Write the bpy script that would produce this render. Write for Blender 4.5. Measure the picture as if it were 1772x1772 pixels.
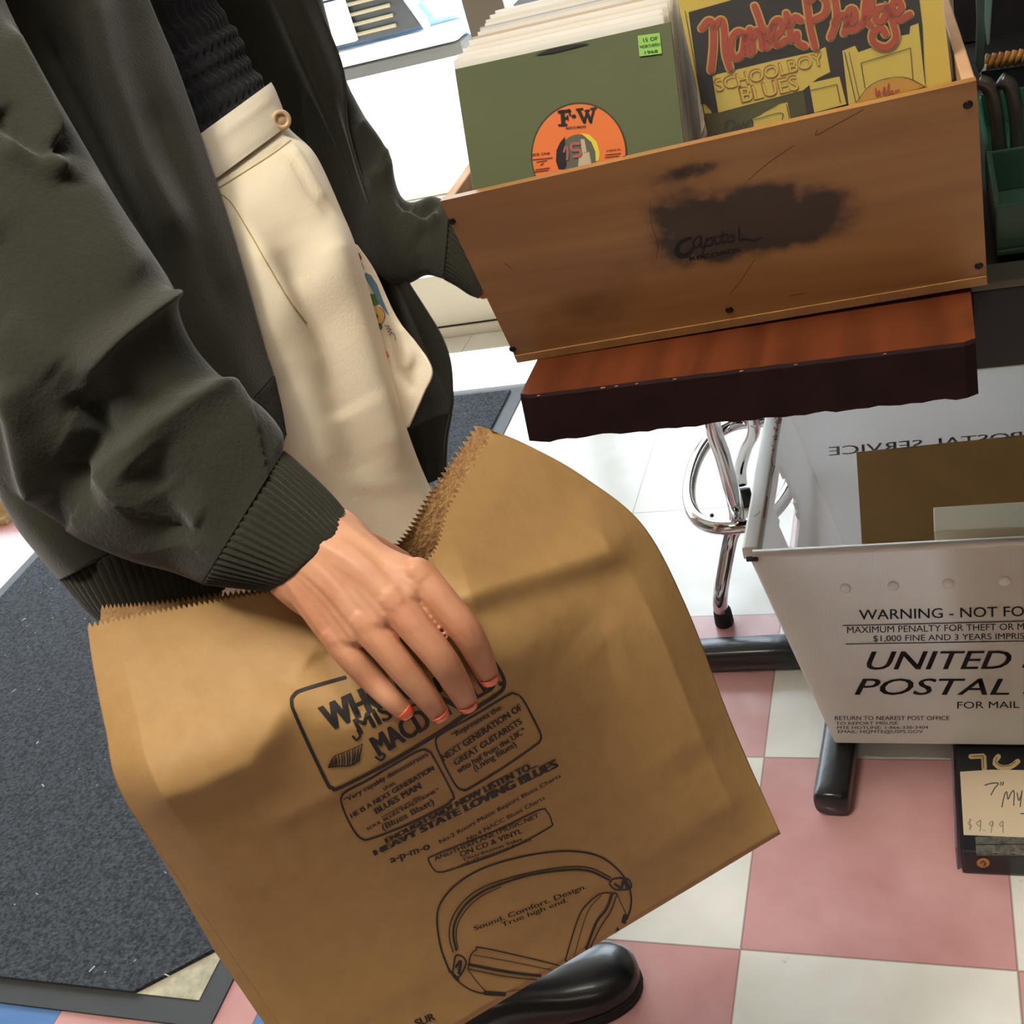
import bpy, bmesh, math, random
import numpy as np
from mathutils import Matrix, Vector, Euler
from mathutils.bvhtree import BVHTree

# ------------------------------------------------------------------ camera, world, sun, exposure
SC = bpy.context.scene
for _o in list(bpy.data.objects): bpy.data.objects.remove(_o)
FPX = 1974.34
ROT = np.array([[0.9278, 0.2614, -0.2662], [-0.0635, -0.5925, -0.8031], [-0.3676, 0.7620, -0.5331]])
_u, _s, _v = np.linalg.svd(ROT); ROT = _u @ _v
CAM = np.array([0.2821, -0.8034, 1.2237])
cam = bpy.data.cameras.new('camera'); camo = bpy.data.objects.new('camera', cam); SC.collection.objects.link(camo)
cam.sensor_fit = 'HORIZONTAL'; cam.sensor_width = 36.0; cam.lens = FPX * 36.0 / 1772.0
cam.clip_start = 0.01; cam.clip_end = 200
_m = np.eye(4); _m[:3, 0] = ROT[0]; _m[:3, 1] = -ROT[1]; _m[:3, 2] = -ROT[2]; _m[:3, 3] = CAM
camo.matrix_world = Matrix(_m.tolist())
SC.camera = camo
SC.view_settings.view_transform = 'Standard'; SC.view_settings.look = 'None'
SC.view_settings.gamma = 1.0; SC.view_settings.use_curve_mapping = False
SC.view_settings.exposure = 0.0
world = bpy.data.worlds.new('sky'); SC.world = world; world.use_nodes = True
world.node_tree.nodes['Background'].inputs[0].default_value = (0.80, 0.91, 1.0, 1)
world.node_tree.nodes['Background'].inputs[1].default_value = 8.5

def light(name, kind, loc, rot, energy, color, size=None, size_y=None):
    l = bpy.data.lights.new(name, kind); l.energy = energy; l.color = color
    if kind == 'AREA':
        l.shape = 'RECTANGLE'; l.size = size; l.size_y = size_y or size
    o = bpy.data.objects.new(name, l); SC.collection.objects.link(o); o.location = loc; o.rotation_euler = rot
    return o
sun = light('sun', 'SUN', (0, 5, 5), (0, 0, 0), 14.0, (1.0, 0.95, 0.88)); sun.data.angle = 0.01
sun.rotation_euler = Vector((-0.12, 0.5, 0.86)).to_track_quat('Z', 'Y').to_euler()
# ceiling lights of the shop, plus one narrow fill lamp added for the floor
light('ceiling_lamp_and_fill', 'AREA', (-0.45, -0.72, 2.72), (0, 0, 0), 38, (1.0, 0.92, 0.78), 0.7, 0.35)
light('ceiling_lamp_and_fill', 'AREA', (-1.6, -1.9, 2.72), (0, 0, 0), 2.5, (1.0, 0.88, 0.72), 1.2, 0.6)
light('ceiling_lamp_and_fill', 'AREA', (0.30, -0.30, 2.72), (0, 0, 0), 3.2, (1.0, 0.94, 0.84), 0.9, 0.5).data.spread = math.radians(62)  # added fill, narrow spread, brightens the floor from above
light('ceiling_lamp_and_fill', 'AREA', (1.2, -1.9, 2.72), (0, 0, 0), 4, (1.0, 0.88, 0.72), 1.2, 0.6)

# ------------------------------------------------------------------ helpers
random.seed(7); RNG = np.random.default_rng(5)
def ray(px): return ROT.T @ np.array([(px[0]-886)/FPX, (px[1]-886)/FPX, 1.0])
def P(x, y, d): return CAM + ray((x, y)) * d
def PZ(x, y, z): r = ray((x, y)); return CAM + r * ((z - CAM[2]) / r[2])
def PY(x, y, Y): r = ray((x, y)); return CAM + r * ((Y - CAM[1]) / r[1])
def Pn(A):
    A = np.asarray(A, float); x = (A[..., 0]-886)/FPX; y = (A[..., 1]-886)/FPX; d = A[..., 2]
    return CAM + (np.stack([x, y, np.ones_like(x)], -1) * d[..., None]) @ ROT
def proj(W):
    c = (np.asarray(W) - CAM) @ ROT.T
    return np.stack([886 + FPX*c[..., 0]/c[..., 2], 886 + FPX*c[..., 1]/c[..., 2]], -1), c[..., 2]
def lin(h):
    if isinstance(h, str): h = [int(h[i:i+2], 16) for i in (0, 2, 4)]
    r = [(c/255.0) for c in h]
    return tuple(c/12.92 if c <= 0.04045 else ((c+0.055)/1.055)**2.4 for c in r) + (1.0,)

MATS = {}
def mat(name, col, rough=0.6, metal=0.0, noise=None, bump=None, sheen=0.0, spec=0.5, coat=0.0, sss=0.0, trans=0.0, alpha=1.0):
    """noise=(scale, amount, colour2); bump=(scale, strength)"""
    if name in MATS: return MATS[name]
    m = bpy.data.materials.new(name); m.use_nodes = True; MATS[name] = m
    nt = m.node_tree; b = nt.nodes['Principled BSDF']
    c = lin(col); b.inputs['Base Color'].default_value = c
    b.inputs['Roughness'].default_value = rough; b.inputs['Metallic'].default_value = metal
    b.inputs['Specular IOR Level'].default_value = spec
    b.inputs['Coat Weight'].default_value = coat; b.inputs['Coat Roughness'].default_value = 0.12
    b.inputs['Transmission Weight'].default_value = trans; b.inputs['Alpha'].default_value = alpha
    if sheen: b.inputs['Sheen Weight'].default_value = sheen; b.inputs['Sheen Roughness'].default_value = 0.5
    if sss:
        b.inputs['Subsurface Weight'].default_value = sss; b.inputs['Subsurface Radius'].default_value = (1.0, 0.35, 0.2)
        b.inputs['Subsurface Scale'].default_value = 0.006
    tc = nt.nodes.new('ShaderNodeTexCoord')
    if noise:
        n = nt.nodes.new('ShaderNodeTexNoise'); n.inputs['Scale'].default_value = noise[0]; n.inputs['Detail'].default_value = 6
        nt.links.new(tc.outputs['Object'], n.inputs['Vector'])
        mx = nt.nodes.new('ShaderNodeMix'); mx.data_type = 'RGBA'
        mx.inputs['A'].default_value = c; mx.inputs['B'].default_value = lin(noise[2])
        mr = nt.nodes.new('ShaderNodeMapRange'); mr.inputs['From Min'].default_value = 0.35; mr.inputs['From Max'].default_value = 0.7
        mr.inputs['To Max'].default_value = noise[1]
        nt.links.new(n.outputs['Fac'], mr.inputs['Value']); nt.links.new(mr.outputs['Result'], mx.inputs['Factor'])
        nt.links.new(mx.outputs['Result'], b.inputs['Base Color'])
    if bump:
        n2 = nt.nodes.new('ShaderNodeTexNoise'); n2.inputs['Scale'].default_value = bump[0]; n2.inputs['Detail'].default_value = 5
        nt.links.new(tc.outputs['Object'], n2.inputs['Vector'])
        bp = nt.nodes.new('ShaderNodeBump'); bp.inputs['Strength'].default_value = bump[1]; bp.inputs['Distance'].default_value = 0.002
        nt.links.new(n2.outputs['Fac'], bp.inputs['Height']); nt.links.new(bp.outputs['Normal'], b.inputs['Normal'])
    return m

def obj(name, me, m=None, parent=None, smooth=False, loc=None):
    """me: mesh datablock or (verts, faces) in world space (or parent space when loc given on the parent)"""
    if isinstance(me, tuple):
        d = bpy.data.meshes.new(name); d.from_pydata([tuple(map(float, v)) for v in me[0]], [], [tuple(map(int, f)) for f in me[1]]); d.update(); me = d
    o = bpy.data.objects.new(name, me); SC.collection.objects.link(o)
    if m:
        ms = m if isinstance(m, (list, tuple)) else [m]
        if not len(me.materials):
            for q in ms: me.materials.append(q)
    if smooth:
        for p in me.polygons: p.use_smooth = True
    if parent:
        o.parent = parent; o.matrix_parent_inverse = parent_inv(parent)
    return o
def parent_inv(p):
    M = Matrix.LocRotScale(p.location, p.rotation_euler, p.scale)
    q = p.parent
    if q is not None: M = parent_world(p)
    return M.inverted()
def parent_world(p):
    M = Matrix.LocRotScale(p.location, p.rotation_euler, p.scale)
    if p.parent is not None: return parent_world(p.parent) @ p.matrix_parent_inverse @ M
    return M
def tag(o, label=None, cat=None, group=None, kind=None):
    if label: o['label'] = label
    if cat: o['category'] = cat
    if group: o['group'] = group
    if kind: o['kind'] = kind
    return o
def thing(name, loc, label, cat, group=None):
    o = bpy.data.objects.new(name, None); SC.collection.objects.link(o); o.location = tuple(map(float, loc)); o.empty_display_size = 0.05
    return tag(o, label, cat, group)
def structure(name, me, m, smooth=False):
    o = obj(name, me, m, None, smooth); o['kind'] = 'structure'; return o

class MB:
    def __init__(s): s.v = []; s.f = []; s.mi = []; s.cur = 0
    def add(s, vs, fs):
        b = len(s.v); s.v += [tuple(map(float, v)) for v in vs]; s.f += [tuple(int(i)+b for i in f) for f in fs]; s.mi += [s.cur]*len(fs)
    def box(s, lo, hi, M=None, bev=0.0):
        bm = bmesh.new(); bmesh.ops.create_cube(bm, size=1.0)
        lo = np.array(lo, float); hi = np.array(hi, float)
        for v in bm.verts: v.co = Vector(((lo+hi)/2 + np.array(v.co)*(hi-lo)))
        if bev: bmesh.ops.bevel(bm, geom=list(bm.edges), offset=bev, segments=2, affect='EDGES', profile=0.7)
        s.bm(bm, M)
    def bm(s, bm, M=None):
        bm.verts.index_update()
        vs = [(M @ v.co if M is not None else v.co.copy()) for v in bm.verts]; s.add(vs, [[v.index for v in f.verts] for f in bm.faces]); bm.free()
    def tube(s, pts, r, n=14, cap=True, closed=False):
        pts = [np.array(p, float) for p in pts]; N = len(pts)
        rs = r if hasattr(r, '__len__') else [r]*N
        vs = []; prev = None
        for i, p in enumerate(pts):
            a = pts[(i-1) % N] if (closed or i > 0) else p; c = pts[(i+1) % N] if (closed or i < N-1) else p
            t = c-a; t /= np.linalg.norm(t)+1e-12
            if prev is None:
                h = np.array([0, 0, 1.0]) if abs(t[2]) < 0.9 else np.array([1.0, 0, 0]); u = np.cross(t, h)
            else: u = prev - t*np.dot(prev, t)
            u /= np.linalg.norm(u); prev = u; w = np.cross(t, u)
            for k in range(n):
                th = 2*math.pi*k/n; vs.append(p + rs[i]*(math.cos(th)*u + math.sin(th)*w))
        fs = []
        for i in range(N if closed else N-1):
            j = (i+1) % N
            for k in range(n): fs.append((i*n+k, i*n+(k+1) % n, j*n+(k+1) % n, j*n+k))
        if cap and not closed: fs += [tuple(range(n))[::-1], tuple((N-1)*n+k for k in range(n))]
        s.add(vs, fs)
    def poly_prism(s, pts, vec):
        """extrude a 3D polygon by vec"""
        n = len(pts); pts = [np.array(p, float) for p in pts]; vec = np.array(vec, float)
        s.add(pts + [p+vec for p in pts], [tuple(range(n))[::-1], tuple(range(n, 2*n))] + [(i, (i+1) % n, n+(i+1) % n, n+i) for i in range(n)])
    def build(s, name, m, parent=None, smooth=False):
        o = obj(name, (s.v, s.f), m, parent, smooth)
        if any(s.mi): o.data.polygons.foreach_set('material_index', s.mi)
        bm = bmesh.new(); bm.from_mesh(o.data); bmesh.ops.recalc_face_normals(bm, faces=list(bm.faces)); bm.to_mesh(o.data); bm.free()
        return o

def catmull(C, n):
    """C: (k, ...) control rows -> n samples through them"""
    C = np.asarray(C, float); k = len(C); u = np.linspace(0, k-1, n)
    i = np.clip(u.astype(int), 0, k-2); t = (u-i).reshape((-1,)+(1,)*(C.ndim-1))
    E = np.concatenate([[2*C[0]-C[1]], C, [2*C[-1]-C[-2]]])
    p0, p1, p2, p3 = E[i], E[i+1], E[i+2], E[i+3]
    return 0.5*((2*p1)+(-p0+p2)*t+(2*p0-5*p1+4*p2-p3)*t*t+(-p0+3*p1-3*p2+p3)*t**3)
def grid_faces(n, m, wrap=False):
    f = []
    for i in range(n-1):
        for j in range(m if wrap else m-1):
            k = (j+1) % m; f.append((i*m+j, i*m+k, (i+1)*m+k, (i+1)*m+j))
    return f
def seg_dist(Q, poly):
    """signed distance of points Q (N,2) to a polyline; sign by side (left of travel direction negative in image)"""
    best = np.full(len(Q), 1e9); sg = np.zeros(len(Q)); al = np.zeros(len(Q)); L = 0
    poly = np.asarray(poly, float); tot = np.linalg.norm(np.diff(poly, axis=0), axis=1).sum()
    for a, b in zip(poly[:-1], poly[1:]):
        d = b-a; l = np.linalg.norm(d)+1e-9; t = np.clip(((Q-a) @ d)/(l*l), 0, 1); c = a+t[:, None]*d; e = Q-c
        ds = np.linalg.norm(e, axis=1); s = np.sign(d[0]*e[:, 1]-d[1]*e[:, 0]); k = ds < best
        best[k] = ds[k]; sg[k] = s[k]; al[k] = ((L+t*l)/tot)[k]; L += l
    return best, sg, al
def ridge_disp(Q, ridges):
    """ridges: (polyline px, width px, height m[, 'step'|'fade']) ; step = overhang falling sharply on the positive side"""
    D = np.zeros(len(Q))
    for r in ridges:
        d, s, a = seg_dist(Q, r[0]); w = r[1]
        fade = np.clip(np.minimum(a, 1-a)*6+0.25, 0, 1)
        if len(r) > 3 and r[3] == 'step':
            g = np.where(s < 0, np.exp(-(d/w)), np.exp(-(d/(w*0.30))**2))
        elif len(r) > 3 and r[3] == 'fold': g = np.where(s < 0, np.exp(-(d/w)), np.exp(-(d/(w*0.4))**2))
        elif len(r) > 3 and r[3] == 'bulge': g = np.where(s < 0, np.exp(-(d/w)**2), np.exp(-(d/(w*2.4))**2)); fade = 1.0
        elif len(r) > 3 and r[3] == 'sharp': g = np.exp(-d/w)
        else: g = np.exp(-(d/w)**2)
        D += r[2]*g*fade
    return D
def sheet(grid, n, m, ridges=(), extra=None):
    """grid rows x cols of (px,py,d) -> (n,m,3) world points"""
    G = np.asarray(grid, float); A = catmull(G, n); A = np.swapaxes(catmull(np.swapaxes(A, 0, 1), m), 0, 1)
    if len(ridges):
        D = ridge_disp(A[..., :2].reshape(-1, 2), ridges).reshape(n, m); A = A.copy(); A[..., 2] -= D
    if extra is not None: A[..., 2] -= extra(A)
    return Pn(A)
def solid(name, W, th, m, parent=None, smooth=True):
    """closed thin shell from a point grid, thickness th away from the camera"""
    n, k = W.shape[:2]
    du = np.gradient(W, axis=0); dv = np.gradient(W, axis=1); N = np.cross(du, dv); N /= np.linalg.norm(N, axis=-1, keepdims=True)+1e-12
    if (N*(W-CAM)).sum() < 0: N = -N
    V = np.concatenate([W.reshape(-1, 3), (W+N*th).reshape(-1, 3)]); b = n*k
    F = [f[::-1] for f in grid_faces(n, k)] + [tuple(i+b for i in f) for f in grid_faces(n, k)]
    ring = [j for j in range(k)] + [i*k+k-1 for i in range(1, n)] + [(n-1)*k+j for j in range(k-2, -1, -1)] + [i*k for i in range(n-2, 0, -1)]
    for a, c in zip(ring, ring[1:]+ring[:1]): F.append((a, c, c+b, a+b))
    return obj(name, (V, F), m, parent, smooth)
def tube_px(st, n, m, ridges=(), noise=0.0, rib=None, flat=1.0, close=True):
    """st rows: (Lx,Ly,dL, Rx,Ry,dR, ratio): loft of ellipses whose silhouettes run through L and R"""
    S = catmull(np.asarray(st, float), n)
    L = Pn(S[:, 0:3]); R = Pn(S[:, 3:6]); C = (L+R)/2; A = (R-L)/2
    V = C-CAM; V /= np.linalg.norm(V, axis=1, keepdims=True)
    an = np.linalg.norm(A, axis=1, keepdims=True); Ah = A/an
    B = V-Ah*(V*Ah).sum(1, keepdims=True); B /= np.linalg.norm(B, axis=1, keepdims=True); B = -B*an*S[:, 6:7]
    th = np.linspace(0, 2*math.pi, m, endpoint=False)
    c = np.cos(th)[None, :, None]; s = np.sin(th)[None, :, None]
    c2 = np.sign(c)*np.abs(c)**flat; s2 = np.sign(s)*np.abs(s)**flat
    W = C[:, None]+A[:, None]*c2+B[:, None]*s2
    Nn = (W-C[:, None]); Nn /= np.linalg.norm(Nn, axis=-1, keepdims=True)+1e-12
    if rib:
        cnt, amp = rib; W = W+Nn*((amp*np.cos(th*cnt))[None, :]*np.clip((.74-np.linspace(0, 1, n)[:, None])*5+.10, .06, 1))[..., None]
    if len(ridges):
        Q, _ = proj(W); D = ridge_disp(Q.reshape(-1, 2), ridges).reshape(n, m)*np.clip(s[..., 0]*1.6+0.1, 0, 1)
        W = W+Nn*D[..., None]
    return W
def tube_obj(name, W, m, parent=None, cap=True):
    n, k = W.shape[:2]; F = grid_faces(n, k, True)
    if cap: F += [tuple(range(k))[::-1], tuple((n-1)*k+j for j in range(k))]
    o = obj(name, (W.reshape(-1, 3), F), m, parent, True)
    bm = bmesh.new(); bm.from_mesh(o.data); bmesh.ops.recalc_face_normals(bm, faces=list(bm.faces)); bm.to_mesh(o.data); bm.free()
    return o
def evaluated(o):
    dg = bpy.context.evaluated_depsgraph_get(); dg.update()
    return bpy.data.meshes.new_from_object(o.evaluated_get(dg))
def remesh(name, V, F, vox, smooth=6, fac=0.5):
    o = obj(name, (V, F)); r = o.modifiers.new('r', 'REMESH'); r.mode = 'VOXEL'; r.voxel_size = vox
    s = o.modifiers.new('s', 'SMOOTH'); s.iterations = smooth; s.factor = fac
    me = evaluated(o); bpy.data.objects.remove(o); return me
_ico = None
def ball_chain(mb, pts, dens=0.35):
    """pts: (xyz, r) list -> overlapping balls along a smooth path"""
    global _ico
    if _ico is None:
        b = bmesh.new(); bmesh.ops.create_icosphere(b, subdivisions=2, radius=1.0); b.verts.index_update()
        _ico = (np.array([v.co[:] for v in b.verts]), [[v.index for v in f.verts] for f in b.faces]); b.free()
    A = np.array([list(p)+[r] for p, r in pts]); L = np.linalg.norm(np.diff(A[:, :3], axis=0), axis=1).sum()
    n = max(3, int(L/(A[:, 3].min()*dens))); S = catmull(A, n) if len(A) > 1 else A
    for q in S: mb.add(_ico[0]*q[3]+q[:3], _ico[1])

# ---- lettering and line work laid on real surfaces
def bvh_of(*objs):
    V = []; F = []
    for o in objs:
        M = parent_world(o.parent) @ o.matrix_parent_inverse if o.parent else Matrix.Identity(4)
        b = len(V); V += [M @ v.co for v in o.data.vertices]; F += [tuple(i+b for i in p.vertices) for p in o.data.polygons]
    return BVHTree.FromPolygons(V, F)
CO = Vector(CAM)
def land(bvh, px, off):
    r = Vector(ray(px)).normalized(); h, n, i, d = bvh.ray_cast(CO, r)
    if h is None: return None
    if n.dot(r) > 0: n = -n
    return h + n*off
_tc = {}
def text_geo(s, bold=0.0, shear=0.0):
    k = (s, bold, shear)
    if k in _tc: return _tc[k]
    cu = bpy.data.curves.new('t', 'FONT'); cu.body = s; cu.size = 1.0; cu.offset = bold; cu.shear = shear; cu.resolution_u = 3
    o = bpy.data.objects.new('t', cu); SC.collection.objects.link(o); me = evaluated(o)
    bpy.data.objects.remove(o); bpy.data.curves.remove(cu)
    bm = bmesh.new(); bm.from_mesh(me); bpy.data.meshes.remove(me); bmesh.ops.triangulate(bm, faces=list(bm.faces))
    for _ in range(2):
        e = [x for x in bm.edges if x.calc_length() > 0.3]
        if e: bmesh.ops.subdivide_edges(bm, edges=e, cuts=1); bmesh.ops.triangulate(bm, faces=list(bm.faces))
    bm.verts.index_update(); V = np.array([v.co[:2] for v in bm.verts]) if bm.verts else np.zeros((0, 2)); F = [[v.index for v in f.verts] for f in bm.faces]; bm.free()
    _tc[k] = (V, F); return V, F
def text_width(s): V, _ = text_geo(s); return V[:, 0].max()
CAPH = None
class Ink:
    def __init__(s, bvh, off=0.0005, xf=None): s.b = bvh; s.off = off; s.mb = MB(); s.xf = xf or (lambda p: p)
    def tri(s, V, F, off=None):
        idx = {}; vs = []
        for i, p in enumerate(V):
            h = land(s.b, s.xf(p), off or s.off)
            if h is not None: idx[i] = len(vs); vs.append(h)
        s.mb.add(vs, [[idx[i] for i in f] for f in F if all(i in idx for i in f)])
    def text(s, t, L, R, cap, bold=0.0, shear=0.0, prefix=None, up=None, off=None):
        global CAPH
        if bold:
            x = np.array(R, float)-np.array(L, float); x = x/np.linalg.norm(x)*np.mean(cap)*bold
            for k in (-1, -.33, .33): s.text(t, np.array(L)+x*k, np.array(R)+x*k, cap, 0, shear, prefix, up, off)
            L = np.array(L)+x; R = np.array(R)+x; bold = 0.0
        if CAPH is None: CAPH = text_geo('H')[0][:, 1].max()
        V, F = text_geo(t, bold, shear); w = text_geo(prefix or t, bold, shear)[0][:, 0].max()
        L = np.array(L, float); R = np.array(R, float); x = (R-L)/w; n = np.linalg.norm(x)
        u = np.array(up, float)/np.linalg.norm(up) if up is not None else np.array([x[1], -x[0]])/n
        c_ = cap if not isinstance(cap, tuple) else (cap[0]+(cap[1]-cap[0])*V[:, :1]/w)
        s.tri(L + V[:, :1]*x + V[:, 1:2]/CAPH*u*c_, F, off)
    def line(s, pts, w, closed=False, smooth=True, off=None, step=None):
        pts = np.array(pts, float); w0 = np.array(w, float) if hasattr(w, '__len__') else None
        if closed: pts = np.vstack([pts, pts[:1]])
        L = np.linalg.norm(np.diff(pts, axis=0), axis=1).sum(); wm = w0.mean() if w0 is not None else w
        n = int(max(len(pts), min(160, L/max(step or wm*0.8, 1.2))))+1
        if smooth: C = catmull(pts, n)
        else:
            cs = np.concatenate([[0], np.cumsum(np.linalg.norm(np.diff(pts, axis=0), axis=1))]); u = np.union1d(np.linspace(0, cs[-1], n), cs)
            C = np.stack([np.interp(u, cs, pts[:, k]) for k in (0, 1)], 1); n = len(C)
        T = np.gradient(C, axis=0); T /= np.linalg.norm(T, axis=1, keepdims=True)+1e-9; N = np.stack([-T[:, 1], T[:, 0]], 1)
        h = (np.interp(np.linspace(0, 1, n), np.linspace(0, 1, len(w0)), w0) if w0 is not None else np.full(n, w))[:, None]/2
        # round caps
        V = []; F = []
        V = np.concatenate([C-N*h, C+N*h]); F = [(i, i+1, n+i+1, n+i) for i in range(n-1)]
        if not closed and wm > 2:
            for e, sg in ((0, -1), (n-1, 1)):
                b = len(V); a = np.linspace(-math.pi/2, math.pi/2, 6); cap = C[e]+h[e]*(np.cos(a)[:, None]*T[e]*sg+np.sin(a)[:, None]*N[e])
                V = np.concatenate([V, C[e:e+1], cap]); F += [(b, b+1+k, b+2+k) for k in range(5)]
        s.tri(V, F, off)
    def poly(s, pts, off=None, cell=None):
        bm = bmesh.new(); vs = [bm.verts.new((p[0], p[1], 0)) for p in pts]; bm.faces.new(vs); bmesh.ops.triangulate(bm, faces=list(bm.faces))
        c = cell or 25
        for _ in range(4):
            e = [x for x in bm.edges if x.calc_length() > c]
            if not e: break
            bmesh.ops.subdivide_edges(bm, edges=e, cuts=1); bmesh.ops.triangulate(bm, faces=list(bm.faces))
        bm.verts.index_update(); V = np.array([v.co[:2] for v in bm.verts]); F = [[v.index for v in f.verts] for f in bm.faces]; bm.free(); s.tri(V, F, off)
    def build(s, name, m, parent): return obj(name, (s.mb.v, s.mb.f), m, parent)
def crop(sc, ox, oy): return lambda p: (p[0]*sc+ox, p[1]*sc+oy)

# ------------------------------------------------------------------ the shop: floor, walls, window, ceiling
T = 0.3048
def tile_mat(name, c, c2, dirt):
    m = mat(name, c, rough=0.22, spec=0.55, noise=(7, 0.9, c2), bump=(14, 0.12))
    nt = m.node_tree; b = nt.nodes['Principled BSDF']; tc = [n for n in nt.nodes if n.type == 'TEX_COORD'][0]
    src = b.inputs['Base Color'].links[0].from_socket
    # seams: thin dark lines between the vinyl tiles
    sep = nt.nodes.new('ShaderNodeSeparateXYZ'); nt.links.new(tc.outputs['Object'], sep.inputs[0])
    def mth(op, a, bv=None):
        n = nt.nodes.new('ShaderNodeMath'); n.operation = op
        for i, q in enumerate((a, bv)):
            if q is None: continue
            if isinstance(q, (int, float)): n.inputs[i].default_value = q
            else: nt.links.new(q, n.inputs[i])
        return n.outputs[0]
    def edge(ax):
        f = mth('FRACT', mth('DIVIDE', sep.outputs[ax], T)); return mth('MINIMUM', f, mth('SUBTRACT', 1.0, f))
    e = mth('LESS_THAN', mth('MINIMUM', edge(0), edge(1)), 0.0042)
    n2 = nt.nodes.new('ShaderNodeTexNoise'); n2.inputs['Scale'].default_value = 26; n2.inputs['Detail'].default_value = 9; n2.inputs['Roughness'].default_value = 0.75
    nt.links.new(tc.outputs['Object'], n2.inputs['Vector'])
    sp = mth('MULTIPLY', mth('GREATER_THAN', n2.outputs['Fac'], 0.665), 0.35)
    k = mth('MAXIMUM', mth('MULTIPLY', e, 0.6), sp)
    mx = nt.nodes.new('ShaderNodeMix'); mx.data_type = 'RGBA'; mx.inputs['B'].default_value = lin(dirt)
    nt.links.new(src, mx.inputs['A']); nt.links.new(k, mx.inputs['Factor']); nt.links.new(mx.outputs['Result'], b.inputs['Base Color'])
    return m
TM = [tile_mat('vinyl_cream', 'f1efe8', 'dcd9cc', '8a8474'), tile_mat('vinyl_pink', 'd9a8a6', 'bd8584', '7c5350'), tile_mat('vinyl_blue', '5d87c0', '527ab2', '3d5676')]
mb = MB()
for i in range(-14, 9):
    for j in range(-11, 6):
        pink = (i+j) % 2 == 0
        if (j >= 3 and i > -7) or (j == 2 and i <= -6): pink = False
        mb.cur = 1 if pink else (2 if (i <= -2 and j <= -1) else 0)
        y1 = min((j+1)*T, 1.80)
        if y1 > j*T: mb.add([(i*T, j*T, 0), ((i+1)*T, j*T, 0), ((i+1)*T, y1, 0), (i*T, y1, 0)], [(0, 1, 2, 3)])
fl = mb.build('floor', TM); fl['kind'] = 'structure'
X0, X1, Y0, Y1, ZC = -14*T, 9*T, -11*T, 1.80, 2.8
white = mat('white_paint', 'e9e3d2', rough=0.5, noise=(5, 0.4, 'd5ccb6'), bump=(30, 0.1))
wallm = mat('wall_paint', '857b6b', rough=0.8, bump=(40, 0.1)); ceilm = mat('ceiling_paint', 'c2bbae', rough=0.9)
mb = MB(); mb.box((X0-.1, Y1, 0.0), (-.05, Y1+.16, 0.172)); structure('wall_back', (mb.v, mb.f), white)
mb = MB(); mb.box((X0-.1, Y1-.012, 0.0), (.3, Y1, 0.027), bev=.003); structure('baseboard_back', (mb.v, mb.f), white)
mb = MB(); mb.box((X0-.1, Y1-.0025, 0.027), (.3, Y1, 0.031)); structure('trim_2', (mb.v, mb.f), mat('dark_gap', '2a2520', rough=.9))
mb = MB(); mb.box((X0-.1, Y1-.006, 0.152), (.3, Y1+.17, 0.178), bev=.003); structure('trim_1', (mb.v, mb.f), white)
mb = MB(); mb.box((-.05, Y1, 0.0), (X1+.1, Y1+.16, ZC)); mb.box((X0-.1, Y1, 2.45), (-.05, Y1+.16, ZC)); structure('wall_back_right', (mb.v, mb.f), wallm)
mb = MB(); mb.box((X0-.1, Y0-.1, 0), (X0, Y1, ZC)); structure('wall_left', (mb.v, mb.f), wallm)
mb = MB(); mb.box((X1, Y0-.1, 0), (X1+.1, Y1, ZC)); structure('wall_right', (mb.v, mb.f), wallm)
mb = MB(); mb.box((X0-.1, Y0-.1, 0), (X1+.1, Y0, ZC)); structure('wall_front', (mb.v, mb.f), wallm)
mb = MB(); mb.box((X0-.1, Y0-.1, ZC), (X1+.1, Y1+.16, ZC+.12)); structure('ceiling', (mb.v, mb.f), ceilm)
# shop window: aluminium posts, one pane each side of the post that shows
alu = mat('grey_window_frame', 'a59a8b', rough=0.45, metal=0.1)
glass = mat('window_glass', 'ffffff', rough=0.02, trans=1.0)
_nt = glass.node_tree; _tr = _nt.nodes.new('ShaderNodeBsdfTransparent'); _gl = _nt.nodes.new('ShaderNodeBsdfGlossy'); _gl.inputs['Roughness'].default_value = 0.03
_fr = _nt.nodes.new('ShaderNodeLayerWeight'); _fr.inputs['Blend'].default_value = 0.12; _mx = _nt.nodes.new('ShaderNodeMixShader')
_nt.links.new(_fr.outputs['Facing'], _mx.inputs[0]); _nt.links.new(_tr.outputs[0], _mx.inputs[1]); _nt.links.new(_gl.outputs[0], _mx.inputs[2])
_nt.links.new(_mx.outputs[0], _nt.nodes['Material Output'].inputs['Surface'])
for n, (xa, xb) in enumerate(((X0, -.712), (-.615, -.05))):
    w = bpy.data.objects.new('window_%d' % (n+1), None); SC.collection.objects.link(w); w.location = ((xa+xb)/2, Y1+.1, .18); w['kind'] = 'structure'
    mb = MB(); mb.box((xa, Y1+.08, .172), (xb, Y1+.086, 2.45)); mb.build('pane', glass, w)
    mb = MB(); mb.box((xb, Y1+.05, .172), (xb+.097 if n == 0 else xb+.05, Y1+.12, 2.45), bev=.004); mb.build('frame', alu, w)
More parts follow.
